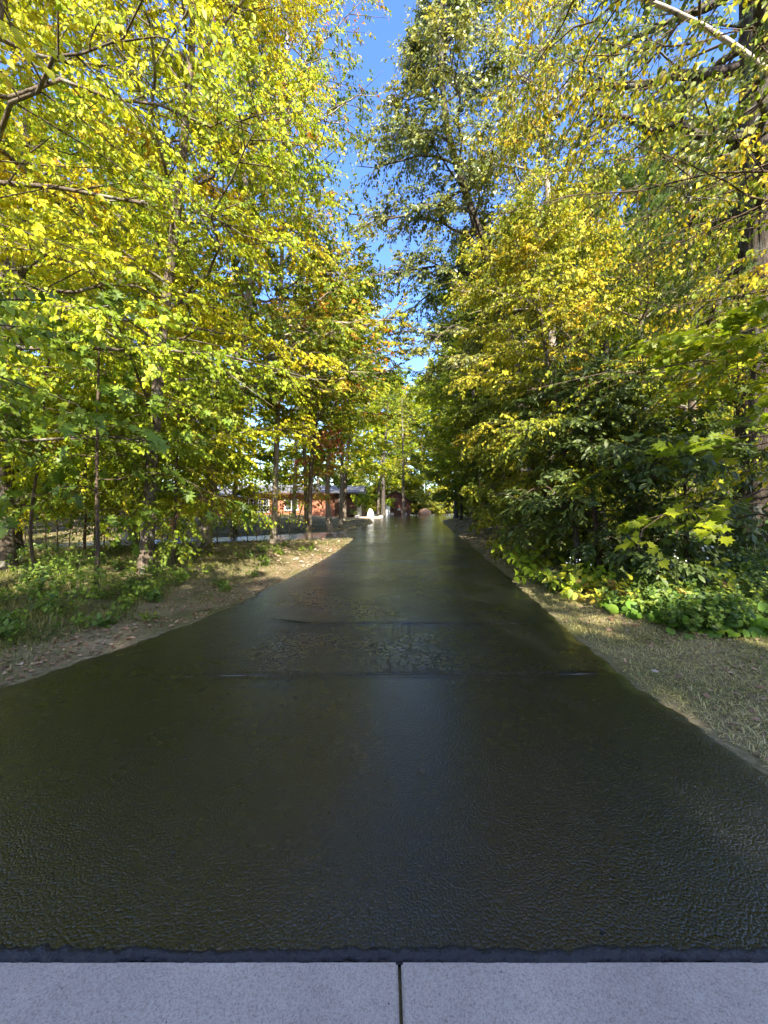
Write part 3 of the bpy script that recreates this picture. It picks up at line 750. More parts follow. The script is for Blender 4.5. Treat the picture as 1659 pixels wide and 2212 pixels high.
def broad_tree(name, label, cat, path, r0, r1, leafm, bark, template, seed, group=None, limbs=18, t0=.25, t1=1.0, length=(1.5, 3.0, 1.0), elev=(10, 55),
               subs=8, twigs=5, nleaf=9, lsize=0.09, sub_f=0.42, twig_len=(.25, .5), droop=0.15, hang=0.5, tint=(0.5, .18, .12, .10), single=0, fine=None,
               keep=None, bias=None, thin=1.0, split=True, up=0.3, flat=0.35, face=0.6, sides=12, limb_r=None, spread=None, leaf_mat2=None, extra_limbs=None, wig=0.12, clump=0.0, bark2=None, rise_tint=0.0):
    bark2 = bark2 or bark
    rng = np.random.default_rng(seed)
    base = np.array(path[0], float)
    root = empty(name, tuple(base), label, cat, group)
    P, Rr, V_, F_ = trunk_tube(rng, path, r0, r1, sides)
    trunk = obj('trunk', mesh_np('trunk', V_ - base, [F_], True), bark, root)
    # limbs
    t = np.linspace(t0, t1, limbs) + rng.uniform(-.5, .5, limbs) * (t1 - t0) / limbs
    t = np.clip(t, 0.02, 0.985)
    az = np.arange(limbs) * 2.39996 + rng.uniform(-.4, .4, limbs) + seed
    if spread is not None:
        az = spread[0] + np.sin(az) * spread[1]
    q = (t - t0) / max(1e-6, (t1 - t0))
    Ls = np.interp(q, [0, .45, 1], length) * rng.uniform(.75, 1.2, limbs)
    if bias is not None:
        Ls = Ls * (1 + bias[1] * np.cos(az - bias[0]))
    el = np.radians(np.interp(q, [0, 1], elev) + rng.uniform(-10, 10, limbs))
    p, _ = sample(P[None], t[None]); p = p[0]
    d = np.stack([np.cos(az) * np.cos(el), np.sin(az) * np.cos(el), np.sin(el)], -1)
    if extra_limbs:
        for (tt, tip) in extra_limbs:
            pe, _ = sample(P[None], np.array([[tt]])); pe = pe[0]
            v = np.array(tip) - pe[0]
            p = np.concatenate([p, pe]); d = np.concatenate([d, nrm(v)[None]]); Ls = np.append(Ls, np.linalg.norm(v)); t = np.append(t, tt)
        limbs = len(t)
    if keep is not None:
        for _ in range(14):
            tip = p + d * Ls[:, None]
            Ls = np.where(keep(tip) | (Ls < .4), Ls, Ls * .86)
    LP = curves(rng, p, d, Ls, 9, droop, wig * 2)
    rr = np.interp(t, np.linspace(0, 1, len(Rr)), Rr)
    lr0 = np.minimum(rr * .45, 0.006 + 0.006 * Ls) if limb_r is None else np.minimum(rr * .8, limb_r * (0.4 + 0.6 * Ls / Ls.max()))
    LR = lr0[:, None] * np.linspace(1, .22, 9)[None]
    # sub branches
    s = np.linspace(.18, 1.0, subs)[None] + rng.uniform(-.04, .04, (limbs, subs))
    sp, st = sample(LP, s)
    sgn = np.where((np.arange(subs) % 2) == 0, 1., -1.)[None] * np.ones((limbs, 1))
    sd = branch_dirs(rng, st, sgn, rng.uniform(.5, 1.05, s.shape), rng.normal(0, flat, s.shape))
    sl = (Ls[:, None] * sub_f * (1.15 - .7 * s) * rng.uniform(.6, 1.3, s.shape)).clip(.2)
    sp = sp.reshape(-1, 3); sd = sd.reshape(-1, 3); sl = sl.ravel()
    SP = curves(rng, sp, sd, sl, 6, droop * 1.2, wig * 2)
    limb_of_sub = np.repeat(np.arange(limbs), subs)
    SR = (np.repeat(lr0, subs) * .38).clip(.003, .03)[:, None] * np.linspace(1, .3, 6)[None]
    # twigs
    S_ = len(SP)
    s = np.linspace(.15, 1.0, twigs)[None] + rng.uniform(-.07, .07, (S_, twigs))
    tp, tt = sample(SP, s)
    sgn = np.where((np.arange(twigs) % 2) == 0, 1., -1.)[None] * np.ones((S_, 1))
    ang = rng.uniform(.4, 1.0, s.shape); ang[:, -1] *= .3
    td = branch_dirs(rng, tt, sgn, ang, rng.normal(0, flat, s.shape))
    tl = rng.uniform(*twig_len, s.shape)
    tp = tp.reshape(-1, 3); td = td.reshape(-1, 3); tl = tl.ravel()
    TP = curves(rng, tp, td, tl, 3, droop * 1.6, wig * 1.5)
    sub_of_twig = np.repeat(np.arange(S_), twigs)
    ok = rng.random(len(TP)) < thin
    if clump:
        c = TP[:, -1]
        ok &= (vnoise(c[:, 0] * .9 + seed, c[:, 2] * .9 + c[:, 1] * .6, seed) + 0.25 * rng.random(len(c))) > clump
    if keep is not None:
        ok &= keep(TP[:, -1])
    TP = TP[ok]; sub_of_twig = sub_of_twig[ok]
    # a branch that carries nothing any more is dropped with its twigs
    sub_used = np.zeros(S_, bool); sub_used[sub_of_twig] = True
    if keep is not None:
        sub_used &= keep(SP[:, -1]) | keep(SP[:, 2])
    tk = sub_used[sub_of_twig]; TP = TP[tk]; sub_of_twig = sub_of_twig[tk]
    TR = np.full((len(TP), 3), 1.0) * np.linspace(.0032, .0014, 3)[None] * (1 if lsize > 0.05 else .8)
    def wood(sel_l):
        out_v = []; out_f = []; b = 0
        a, f = tubes_mesh_arrays(LP[sel_l], LR[sel_l], 6 if single else 5); out_v.append(a); out_f.append(f); b += len(a)
        ss = np.isin(limb_of_sub, sel_l) & sub_used
        if ss.any():
            ix = [0, 2, 5] if single >= 200 else [0, 5]; a, f = tubes_mesh_arrays(SP[ss][:, ix], SR[ss][:, ix], 3, b); out_v.append(a); out_f.append(f); b += len(a)
        tw = np.isin(limb_of_sub[sub_of_twig], sel_l)
        if tw.any() and single:
            a, f = tubes_mesh_arrays(TP[tw][:, ::2], TR[tw][:, ::2], 3, b); out_v.append(a); out_f.append(f)
        return np.concatenate(out_v) - base, np.concatenate(out_f)
    if split:
        for i in range(limbs):
            a, f = wood(np.array([i]))
            obj('branch', mesh_np('branch', a, [f], True), bark2, trunk)
    else:
        a, f = wood(np.arange(limbs))
        o = obj('branchwork', mesh_np('branchwork', a, [f], True), bark, root); tag(o, kind='stuff')
    # leaves
    T_ = len(TP)
    s = np.linspace(.12, 1.0, nleaf)[None] + rng.uniform(-.04, .04, (T_, nleaf))
    lp, lt = sample(TP, s)
    sgn = np.where((np.arange(nleaf) % 2) == 0, 1., -1.)[None] * np.ones((T_, 1))
    ang = rng.uniform(.6, 1.2, s.shape); ang[:, -1] *= .15
    ld = branch_dirs(rng, lt, sgn, ang, rng.normal(0, .25, s.shape))
    ld = ld.reshape(-1, 3); lp = lp.reshape(-1, 3)
    n_ = len(lp)
    hg = np.clip(rng.normal(hang, .2, n_), 0, 1.2)[:, None]
    ld = nrm(ld * (1 - hg * .6) + np.array([0, 0, -1.]) * hg + rng.normal(size=(n_, 3)) * .16)
    cen = P[:, :2].mean(0)
    outw = nrm(np.concatenate([lp[:, :2] - cen, np.zeros((n_, 1))], 1))
    n0 = np.array([0, 0, 1.]) * (1 - face) + outw * face * .6 + np.array([-.12, -.8, .45]) * face * .6 + rng.normal(size=(n_, 3)) * .42
    s_, a_, nn = leaf_frames(ld, n0)
    size = lsize * rng.uniform(.62, 1.18, n_)
    lim = limb_of_sub[sub_of_twig]
    tn = tint[0] + tint[1] * rng.normal(size=limbs)[lim] + tint[2] * rng.normal(size=T_)
    tn = np.repeat(tn, nleaf) + tint[3] * rng.normal(size=n_)
    tn = tn + 0.28 * (vnoise(lp[:, 0] * .8 + 40, lp[:, 2] * .8 + lp[:, 1] * .5, seed + 5) - .5)
    tn = tn + rise_tint * np.clip((lp[:, 2] - 4.0) / 5.0, -1, 1)
    tn = np.where(tn > .9, .9 + .35 * (tn - .9), tn)
    tn = np.clip(tn, 0.0, 1.0)
    rest = np.ones(n_, bool)
    if single:
        cand = np.where(in_frame(lp))[0]
        score = size[cand] / np.maximum(lp[cand, 1], .3)
        sel = cand[np.argsort(-score)[:single]]
        rest[sel] = False
        single_leaves(root, base, sel, lp, s_, a_, nn, size, tn, fine or template, leafm, leafm.name + str(id(fine or template)))
    if rest.any():
        o = obj('crown', leaves_mesh('crown', (lp - base)[rest], s_[rest], a_[rest], nn[rest], size[rest], tn[rest], template), leafm, root)
        tag(o, kind='stuff')
    return root

def copy_tree(root, loc, rz, sc, label=None, group=None):
    def cp(o, parent):
        c = o.copy(); COL.objects.link(c)
        c.parent = parent
        for ch in o.children: cp(ch, c)
        return c
    c = cp(root, None)
    c.location = loc; c.rotation_euler = (0, 0, rz); c.scale = (sc, sc, sc)
    if label: c['label'] = label
    if group: c['group'] = group
    return c

def gp(x, y):
    return (x, y, float(gz(x, y)))

def path_at(pts):
    """list of (xd, yd, Y)"""
    return [at(*p) for p in pts]

# ------------------------------------------------------------------ house, shed and what stands by them
house = empty('house', (-12, 42, 0), 'long low red brick house with grey shingle roof behind the left trees', 'house')
hx, hy = -12, 42
def hb(mb, name, mat, parent=house, bevel=0.0):
    return mb.build(name, mat, parent, bevel, (-hx, -hy, 0) if parent is house else (0, 0, 0))
hb(MB().box(-27, 42, -0.1, -5.5, 50, 2.85), 'wall', M['brick'])
tag(hb(MB().box(-5.5, 41.4, -0.1, -3.2, 50, 2.86), 'end_wall', M['siding']), 'dark brown board wall at the right end')
tag(hb(MB().box(-3.2, 43.2, -0.1, -2.55, 50, 2.86), 'porch_wall', M['siding']), 'dark brown wall of the recessed side entrance')
mb = MB()
mb.add([(-27.5, 41.3, 2.88), (-5.6, 41.3, 2.88), (-5.6, 46, 3.95), (-27.5, 46, 3.95), (-27.5, 50.7, 2.88), (-5.6, 50.7, 2.88),
        (-27.5, 41.3, 2.72), (-5.6, 41.3, 2.72), (-5.6, 50.7, 2.72), (-27.5, 50.7, 2.72)],
       [(0, 1, 2, 3), (3, 2, 5, 4), (0, 6, 7, 1), (4, 5, 8, 9), (1, 7, 8, 5, 2), (0, 3, 4, 9, 6), (6, 9, 8, 7)])
hb(mb, 'roof', M['shingle'])
mb = MB()
mb.add([(-5.58, 40.6, 2.92), (-2.3, 40.6, 2.92), (-2.3, 46, 3.85), (-5.58, 46, 3.85), (-5.58, 50.7, 2.92), (-2.3, 50.7, 2.92),
        (-5.58, 40.6, 2.78), (-2.3, 40.6, 2.78), (-2.3, 50.7, 2.78), (-5.58, 50.7, 2.78)],
       [(0, 1, 2, 3), (3, 2, 5, 4), (0, 6, 7, 1), (4, 5, 8, 9), (1, 7, 8, 5, 2), (0, 3, 4, 9, 6), (6, 9, 8, 7)])
hb(mb, 'roof', M['shingle'])
hb(MB().box(-27.5, 41.18, 2.66, -5.6, 41.29, 2.86), 'fascia', M['siding'])
def window(x0, x1, z0, z1, y, panes, cross=False):
    w = hb(MB().box(x0, y - .03, z0, x1, y - .004, z1), 'window', M['glass'])
    fr = .07
    mb = MB()
    mb.box(x0 - fr, y - .07, z0 - fr, x0, y - .002, z1 + fr).box(x1, y - .07, z0 - fr, x1 + fr, y - .002, z1 + fr)
    mb.box(x0, y - .069, z0 - fr, x1, y - .003, z0).box(x0, y - .069, z1, x1, y - .003, z1 + fr)
    f = mb.build('frame', M['white'], w)
    for i in range(1, panes):
        xx = x0 + (x1 - x0) * i / panes
        MB().box(xx - .035, y - .066, z0, xx + .035, y - .031, z1).build('mullion', M['white'], w)
    if cross:
        n = panes * 3
        for i in range(n):
            xx = x0 + (x1 - x0) * (i + .5) / n
            MB().box(xx - .012, y - .050, z0, xx + .012, y - .032, z1).build('muntin', M['white'], w)
        for k in (1, 2, 3):
            zz = z0 + (z1 - z0) * k / 4
            MB().box(x0, y - .048, zz - .012, x1, y - .033, zz + .012).build('muntin', M['white'], w)
    MB().box(x0 - .1, y - .11, z0 - .13, x1 + .1, y - .001, z0 - fr - .002).build('sill', M['white'], w)
    return w
window(-16.5, -13.1, .75, 2.15, 42, 3, True)
window(-11.2, -9.8, .95, 2.15, 42, 2)
window(-20.5, -19.2, .95, 2.15, 42, 2)
window(-4.95, -4.3, 1.55, 2.6, 41.4, 1)
d = hb(MB().box(-3.17, 43.1, 0.02, -2.62, 43.19, 2.05), 'door', M['white'], house, .01)
MB().box(-2.99, 43.06, 1.2, -2.80, 43.095, 1.85).build('door_pane', M['glass'], d)
MB().box(-2.72, 43.03, .98, -2.69, 43.095, 1.04).build('handle', M['greyplastic'], d)
tag(hb(MB().box(-24, 33.5, -0.1, -15.5, 41.9, 2.3), 'wing_wall', M['brick']), 'brick wing that comes forward on the left')
mb = MB(); mb.prism([(-24.5, 2.32), (-15.0, 2.32), (-19.75, 3.6)], 33.0, 41.2)
hb(mb, 'wing_roof', M['shingle'])
window(-18.1, -17.2, .35, 1.35, 33.5, 2)
window(-22.6, -21.6, .55, 1.45, 33.5, 2)
MB().box(-2.9, 41.2, -0.06, -0.4, 43.1, 0.16).build('entrance_slab', M['concrete'], None, .02)
tag(bpy.data.objects['entrance_slab'], kind='structure')

shed = empty('shed', (2.1, 55, 0), 'small red brown gabled shed with white door at the end of the drive', 'shed')
def sb(mb, name, mat, parent=shed, bevel=0.0):
    return mb.build(name, mat, parent, bevel, (-2.1, -55, 0) if parent is shed else (0, 0, 0))
prof = [(0.3, -0.05), (3.95, -0.05), (3.95, 1.95), (1.75, 3.5), (0.3, 2.6)]
sb(MB().prism(prof, 55.03, 59), 'wall', M['logwood'])
for k in range(17):                                        # lap boards of the front
    z0 = 0.98 + k * .152; z1 = z0 + .145
    def xr_at(z): return 3.95 if z < 1.95 else 3.95 - (z - 1.95) / (3.5 - 1.95) * 2.2
    def xl_at(z): return 0.3 if z < 2.6 else 0.3 + (z - 2.6) / .9 * 1.45
    a, b = xl_at(z1) + .02, xr_at(z1) - .02
    if k < 6: a = max(a, .98)
    if b - a < .1: break
    sb(MB().add([(a, 55.028, z0), (b, 55.028, z0), (b, 55.012, z1), (a, 55.012, z1), (a, 54.985, z0), (b, 54.985, z0), (b, 55.0, z1), (a, 55.0, z1)],
                [(0, 1, 2, 3), (4, 7, 6, 5), (0, 4, 5, 1), (3, 2, 6, 7), (0, 3, 7, 4), (1, 5, 6, 2)]), 'board', M['logwood'])
for k in range(3):
    z0 = 0.0 + k * .32
    for j in range(6):
        xa = .99 + j * .49 + (k % 2) * .12; xb = min(xa + .47, 3.93)
        sb(MB().box(xa, 54.97 + .01 * ((j * 7 + k * 3) % 3), z0, xb, 55.028, z0 + .305), 'stone', M['palestone' if (j + k) % 4 == 0 else 'siding'], shed, .02)
mb = MB()
mb.prism([(1.75, 3.52), (4.25, 1.755), (4.25, 1.875), (1.75, 3.66)], 54.6, 59.3)
sb(mb, 'roof_slope', M['darkroof'])
sb(MB().prism([(0.05, 2.47), (1.746, 3.52), (1.746, 3.66), (0.05, 2.60)], 54.6, 59.3), 'roof_slope', M['darkroof'])
dr = sb(MB().box(.28, 54.95, 0.02, .92, 55.025, 1.95), 'door', M['white'], shed, .01)
for i in range(2):
    for k in range(2):
        MB().box(.38 + i * .23, 54.938, 1.38 + k * .22, .58 + i * .23, 54.952, 1.57 + k * .22).build('pane', M['glass'], dr)
MB().box(.82, 54.90, .95, .86, 54.95, 1.05).build('handle', M['greyplastic'], dr)
w = sb(MB().box(2.85, 54.96, 1.25, 3.15, 54.984, 1.7), 'window', M['glass'])
MB().box(2.80, 54.945, 1.19, 3.20, 54.983, 1.245).box(2.80, 54.946, 1.705, 3.20, 54.982, 1.76).box(2.80, 54.945, 1.246, 2.848, 54.983, 1.704).box(3.152, 54.945, 1.246, 3.20, 54.983, 1.704).build('frame', M['siding'], w)

def lathe(profile, n=20):
    a = np.linspace(0, 2 * np.pi, n, endpoint=False)
    V_ = np.array([[r_ * math.cos(t), r_ * math.sin(t), z] for r_, z in profile for t in a])
    k = len(profile)
    idx = np.arange(k * n).reshape(k, n); nx = np.roll(idx, -1, 1)
    F_ = np.stack([idx[:-1], nx[:-1], nx[1:], idx[1:]], -1).reshape(-1, 4)
    return V_, F_

# white arched shelter on the slab
t = empty('garden_shelter', (-1.55, 42.3, 0.16), 'white arched plastic shelter standing on the pale slab beside the house', 'shelter')
V_, F_ = lathe([(.40, 0), (.41, .1), (.38, .35), (.30, .62), (.18, .82), (.07, .92), (.001, .94)], 24)
obj('shell', mesh_np('shell', V_, [F_], True), M['white'], t)
arc = [(-.17, .0), (.17, .0), (.17, .34), (.12, .45), (0, .5), (-.12, .45), (-.17, .34)]
MB().prism(arc, -.43, -.33).build('doorway', M['greyplastic'], t)
mb = MB()
for i in range(len(arc)):
    if i == 0: continue
    (x0, z0), (x1, z1) = arc[i], arc[(i + 1) % len(arc)]
    mb.add([(x0, -.45, z0), (x1, -.45, z1), (x1 * 1.2, -.45, z1 * 1.1), (x0 * 1.2, -.45, z0 * 1.1), (x0, -.38, z0), (x1, -.38, z1), (x1 * 1.2, -.38, z1 * 1.1), (x0 * 1.2, -.38, z0 * 1.1)],
           [(0, 1, 2, 3), (4, 7, 6, 5), (0, 3, 7, 4), (1, 5, 6, 2), (2, 6, 7, 3), (0, 4, 5, 1)])
mb.build('doorway_rim', M['white'], t)

def rock(name, label, loc, sx, sy, sz, mat, seed, cat='boulder', group=None):
    import bmesh
    bm = bmesh.new(); bmesh.ops.create_icosphere(bm, subdivisions=3, radius=1)
    rng = np.random.default_rng(seed)
    off = rng.random(3) * 20
    for v in bm.verts:
        c = np.array(v.co)
        k = 1 + .35 * (vnoise(c[0] * 1.6 + off[0], c[1] * 1.6 + c[2] * 1.3 + off[1], seed) - .5) + .15 * (vnoise(c[0] * 4 + off[0], c[1] * 4 + c[2] * 3, seed) - .5)
        v.co = Vector((c[0] * sx * k, c[1] * sy * k, max(c[2], -.35) * sz * k))
    me = bpy.data.meshes.new(name); bm.to_mesh(me); bm.free()
    for p_ in me.polygons: p_.use_smooth = True
    return tag(obj(name, me, mat, None, loc), label, cat, group)
rock('boulder', 'large orange brown boulder lit at the wood edge right of the shed', (6.3, 56.8, .22), .95, .6, .7, M['stone'], 4)
rock('boulder', 'pale rounded rock beside the dark planter at the house corner', (-3.0, 40.9, .10), .32, .25, .26, M['palestone'], 5)
rock('boulder', 'small grey rock at the edge of the pale entrance slab', (-.35, 43.3, .08), .3, .22, .22, M['palestone'], 6)
rock('boulder', 'small pinkish stone lying among the weeds under the leaning trunk', gp(*at(333, 1285, 6.4)[:2]), .10, .07, .06, M['stone'], 9, 'stone')

def potted(label, loc, r_, h, pm, fm, seed, nl=90, ls=.09, spreadr=.3, name='flower_pot'):
    t = empty(name, loc, label, 'pot')
    V_, F_ = lathe([(.001, 0), (r_ * .7, 0), (r_ * .75, .02), (r_, h), (r_ * 1.12, h), (r_ * 1.12, h * 1.12), (r_ * .95, h * 1.12), (r_ * .9, h * .9), (.001, h * .88)], 18)
    obj('pot', mesh_np('pot', V_, [F_], True), pm, t)
    rng = np.random.default_rng(seed)
    p = rng.normal(size=(nl, 3)) * [spreadr * .5, spreadr * .5, spreadr * .35] + [0, 0, h + spreadr * .55]
    s, a, n = leaf_frames(rng.normal(size=(nl, 3)) + [0, 0, -.3], rng.normal(size=(nl, 3)) + [0, -.6, .6])
    tag(obj('flowers', leaves_mesh('flowers', p, s, a, n, np.full(nl, ls), rng.random(nl), OVATE), fm, t), kind='stuff')
    return t
potted('glossy blue flower pot standing on the ground between the left trunks', gp(-9.15, 16.4), .15, .26, M['blueglaze'], M['weed'], 3, 60, .08, .22)
potted('terracotta pot of red foliage behind the blue flower pot', gp(-11.2, 19.6), .2, .3, M['redglaze'], M['red'], 4, 120, .1, .4)
potted('dark planter of greenery beside the white house door', (-3.45, 41.0, -.02), .25, .4, M['siding'], M['shrub'], 5, 240, .12, .55, 'planter')

# two small pale round things left on the far drive
for (xd, yd, rr_, lb) in ((856, 1137, .06, 'small pale ball lying in the middle of the far drive'), (931, 1126, .045, 'tiny pale ball on the far drive near the right bend')):
    Yb = 1197.6 / (yd - 1090.5)
    t = empty('ball', ((xd - 829.5) / 798.4 * Yb, Yb, rr_ + .003), lb, 'ball')
    V_, F_ = lathe([(rr_ * math.sin(q_), -rr_ * math.cos(q_)) for q_ in np.linspace(0.02, math.pi - .02, 10)], 16)
    obj('shell', mesh_np('shell', V_, [F_], True), M['white'], t)
    V_, F_ = lathe([(rr_ * 1.01, -.004), (rr_ * 1.02, 0), (rr_ * 1.01, .004)], 16)
    obj('seam', mesh_np('seam', V_, [F_], True), M['palestone'], t)

# ------------------------------------------------------------------ the left-hand trees
# air kept clear over the drive: crowns meet it at a height-dependent plane on either side
def left_of(x_at):      # x_at: list of (z, xmax)
    zz = [a for a, _ in x_at]; xx = [b for _, b in x_at]
    return lambda p: p[:, 0] < np.interp(p[:, 2], zz, xx)
def right_of(x_at):
    zz = [a for a, _ in x_at]; xx = [b for _, b in x_at]
    return lambda p: p[:, 0] > np.interp(p[:, 2], zz, xx)

elm = dict(leafm=M['elm'], bark=M['bark'], template=DIAMOND, clump=.14, rise_tint=.16, fine=OV_FINE, hang=.62, droop=.16, face=.85)
# nearest tree, its trunk just outside the picture on the left
broad_tree('elm_tree', 'near yellow leaved tree overhanging the verge from beyond the left picture edge', 'tree',
           [gp(-6.0, 4.6), (-5.9, 4.7, 2), (-5.7, 4.8, 5), (-5.3, 5.0, 8), (-5.2, 5.2, 11), (-5.3, 5.3, 13.5)], .2, .05, seed=11, limbs=44, t0=.13, length=(3.6, 4.4, 2.6), elev=(12, 50),
           subs=14, twigs=10, nleaf=12, lsize=.075, single=300, bias=(0.15, .25), keep=left_of([(0, -3.4), (2.0, -2.6), (3.5, -1.5), (6, -1.0), (9, -1.3), (14, -2)]), tint=(.54, .16, .12, .10), **elm)
broad_tree('elm_tree', 'tall yellow leaved tree leaning over the left verge, in front of the leaning trunk', 'tree',
           [gp(-4.9, 7.6), (-4.8, 7.6, 2), (-4.5, 7.5, 5), (-4.0, 7.3, 8), (-3.7, 7.2, 11), (-3.6, 7.2, 14.5)], .13, .04, seed=23, limbs=44, t0=.15, length=(3.0, 3.8, 2.4), elev=(12, 55),
           subs=13, twigs=10, nleaf=12, lsize=.078, single=200, bias=(-.2, .25), keep=left_of([(0, -2.8), (3, -1.5), (5, -.8), (8, -.7), (10, -1.0), (15, -1.0)]), tint=(.55, .17, .12, .10), **elm)
broad_tree('elm_tree', 'yellow green tree at the far left whose dark stem leans out of the frame', 'tree',
           [gp(-7.6, 7.4), (-7.6, 7.4, 2), (-7.5, 7.4, 5), (-7.8, 7.3, 9), (-8.3, 7.3, 13)], .16, .05, seed=37, limbs=34, t0=.2, length=(2.8, 3.4, 2.0), elev=(12, 50),
           subs=11, twigs=8, nleaf=10, lsize=.088, single=120, tint=(.50, .18, .12, .10), **elm)
# the leaning trunk seen on the left and its oak like crown with orange tips
broad_tree('oak_tree', 'oak with a leaning grey trunk and orange tipped leaves on the left lawn', 'tree',
           [at(440, 1188, 12.0), at(452, 1080, 12.0), at(470, 970, 12), at(505, 820, 12), at(535, 690, 12), at(545, 560, 12), at(530, 400, 12), at(500, 230, 12)], .20, .06, M['oak_autumn'], M['bark_pale'], OAK_LO, 41,
           limbs=34, t0=.30, length=(2.6, 3.8, 2.6), elev=(8, 50), subs=10, twigs=7, nleaf=8, lsize=.135, sub_f=.42, hang=.35, droop=.08, tint=(.36, .15, .13, .16), single=60, fine=OAK, face=.7, bias=(0, .2),
           keep=left_of([(0, -2.6), (4, -1.2), (5.2, .9), (7.6, 1.2), (8.6, .2), (9.3, -1.0), (12, -1.6), (18, -2)]), limb_r=.06, clump=.15,
           extra_limbs=[(.43, at(760, 700, 11.0)), (.45, at(850, 690, 11.4)), (.36, at(760, 800, 11)), (.5, at(740, 650, 11.5)), (.40, at(890, 760, 11.6)), (.38, at(830, 800, 12.4)), (.46, at(700, 640, 11)), (.41, at(800, 750, 10.6))])
broad_tree('oak_tree', 'slender tall oak whose orange tipped sprays hang beside the sky gap at the top', 'tree',
           [gp(-4.0, 13.4), at(600, 900, 13.4), at(608, 600, 13.4), at(612, 420, 13.4), at(612, 260, 13.4), at(622, 60, 13.4)], .11, .04, M['oak_autumn'], M['bark_pale'], DIAMOND, 43,
           limbs=38, t0=.34, length=(3.2, 4.2, 3.8), elev=(5, 40), subs=10, twigs=7, nleaf=8, lsize=.14, hang=.5, droop=.12, tint=(.38, .16, .14, .16), single=40, fine=OAK, face=.7, bias=(-.3, .45), limb_r=.045, clump=.12, thin=.8,
           keep=left_of([(0, -2.6), (6, -1.6), (8, -.9), (10, -.9), (13, -1.1), (15, -.6), (17.5, .1), (22, .3)]))
broad_tree('maple_tree', 'dark trunked tree at the left picture edge with green maple leaves', 'tree',
           [gp(-9.75, 9.6), (-9.7, 9.6, 2), (-9.6, 9.6, 5), (-9.5, 9.7, 9), (-9.4, 9.8, 13)], .24, .06, M['maple'], M['bark_dark'], DIAMOND, 53,
           limbs=24, t0=.2, length=(2.6, 3.2, 1.4), elev=(5, 50), subs=9, twigs=6, nleaf=7, lsize=.13, hang=.25, droop=.08, tint=(.35, .15, .12, .1))
broad_tree('elm_tree', 'thick pale trunk with yellow green leaves between the blue pot and the picture edge', 'tree',
           [at(285, 1178, 12.6), at(278, 1100, 12.6), at(262, 980, 12.6), at(262, 830, 12.6), at(255, 600, 12.6), at(270, 300, 12.6)], .23, .06, seed=61,
           limbs=32, t0=.22, length=(2.6, 3.4, 2.0), elev=(10, 50), subs=10, twigs=8, nleaf=11, lsize=.11, tint=(.42, .16, .12, .1), **{**elm, 'leafm': M['elm_green'], 'bark': M['bark_pale']})
broad_tree('maple_tree', 'green maple with a grey trunk standing right of the thick pale trunk', 'tree',
           [at(318, 1192, 11.6), at(316, 1100, 11.6), at(320, 980, 11.6), at(330, 760, 11.6), at(340, 500, 11.6)], .17, .05, M['maple'], M['bark'], DIAMOND, 67,
           limbs=26, t0=.22, length=(2.2, 2.8, 1.6), elev=(5, 50), subs=8, twigs=6, nleaf=7, lsize=.13, hang=.25, droop=.08, tint=(.42, .15, .12, .1))
# low branches of a young oak with big lobed leaves
broad_tree('oak_sapling', 'young oak with large lobed green leaves hanging low over the left verge', 'sapling',
           [gp(-4.3, 5.5), (-4.25, 5.5, .8), (-4.2, 5.4, 1.8), (-4.1, 5.3, 3.0), (-4.0, 5.2, 4.2)], .03, .01, M['oak_young'], M['twig'], OAK, 71,
           limbs=13, t0=.32, length=(1.5, 1.4, .6), elev=(0, 30), subs=4, twigs=2, nleaf=4, lsize=.19, twig_len=(.12, .25), hang=.35, droop=.15, tint=(.4, .15, .1, .1), single=300, fine=OAK, bias=(-.4, .3), face=.7)
broad_tree('maple_sapling', 'slender young maple with light green leaves below the yellow branches on the left', 'sapling',
           [gp(-6.2, 6.6), (-6.33, 6.6, .9), (-6.2, 6.55, 1.8), (-5.95, 6.5, 2.8), (-5.9, 6.4, 3.6), (-5.65, 6.4, 4.6)], .03, .01, M['maple_green'], M['twig'], MAPLE, 73,
           limbs=14, t0=.3, length=(1.5, 1.4, .6), elev=(0, 30), subs=5, twigs=3, nleaf=5, lsize=.12, twig_len=(.12, .3), hang=.2, droop=.1, tint=(.6, .15, .1, .1), single=200, fine=MAPLE, bias=(0, .3))
# leafy young growth hanging low under the left crowns
for i, (x, y, h, mk, lb) in enumerate([(-4.9, 8.6, 4.6, 'elm_green', 'leafy young tree with low hanging green leaves in front of the leaning oak'), (-7.3, 9.0, 4.8, 'maple', 'leafy young tree with low bright leaves before the thick pale trunk'),
                                       (-8.7, 8.4, 4.4, 'elm_green', 'leafy young tree with drooping leaves near the left picture edge'), (-5.9, 10.4, 5.0, 'elm', 'yellow leaved young tree left of the leaning oak trunk')]):
    broad_tree('young_tree', lb, 'tree', [gp(x, y), (x + .05, y, h * .35), (x + .15, y - .1, h * .7), (x + .2, y - .1, h)], .035, .012, M[mk], M['twig'], DIAMOND, 700 + i, limbs=24, t0=.3, length=(1.6, 1.7, .9), elev=(-5, 35), subs=8, twigs=6, nleaf=8,
               lsize=.085, hang=.5, droop=.2, tint=(.55, .15, .12, .1), single=20, fine=OV_FINE, face=.8, keep=left_of([(0, -2.7), (3, -1.9), (8, -1.4)]))
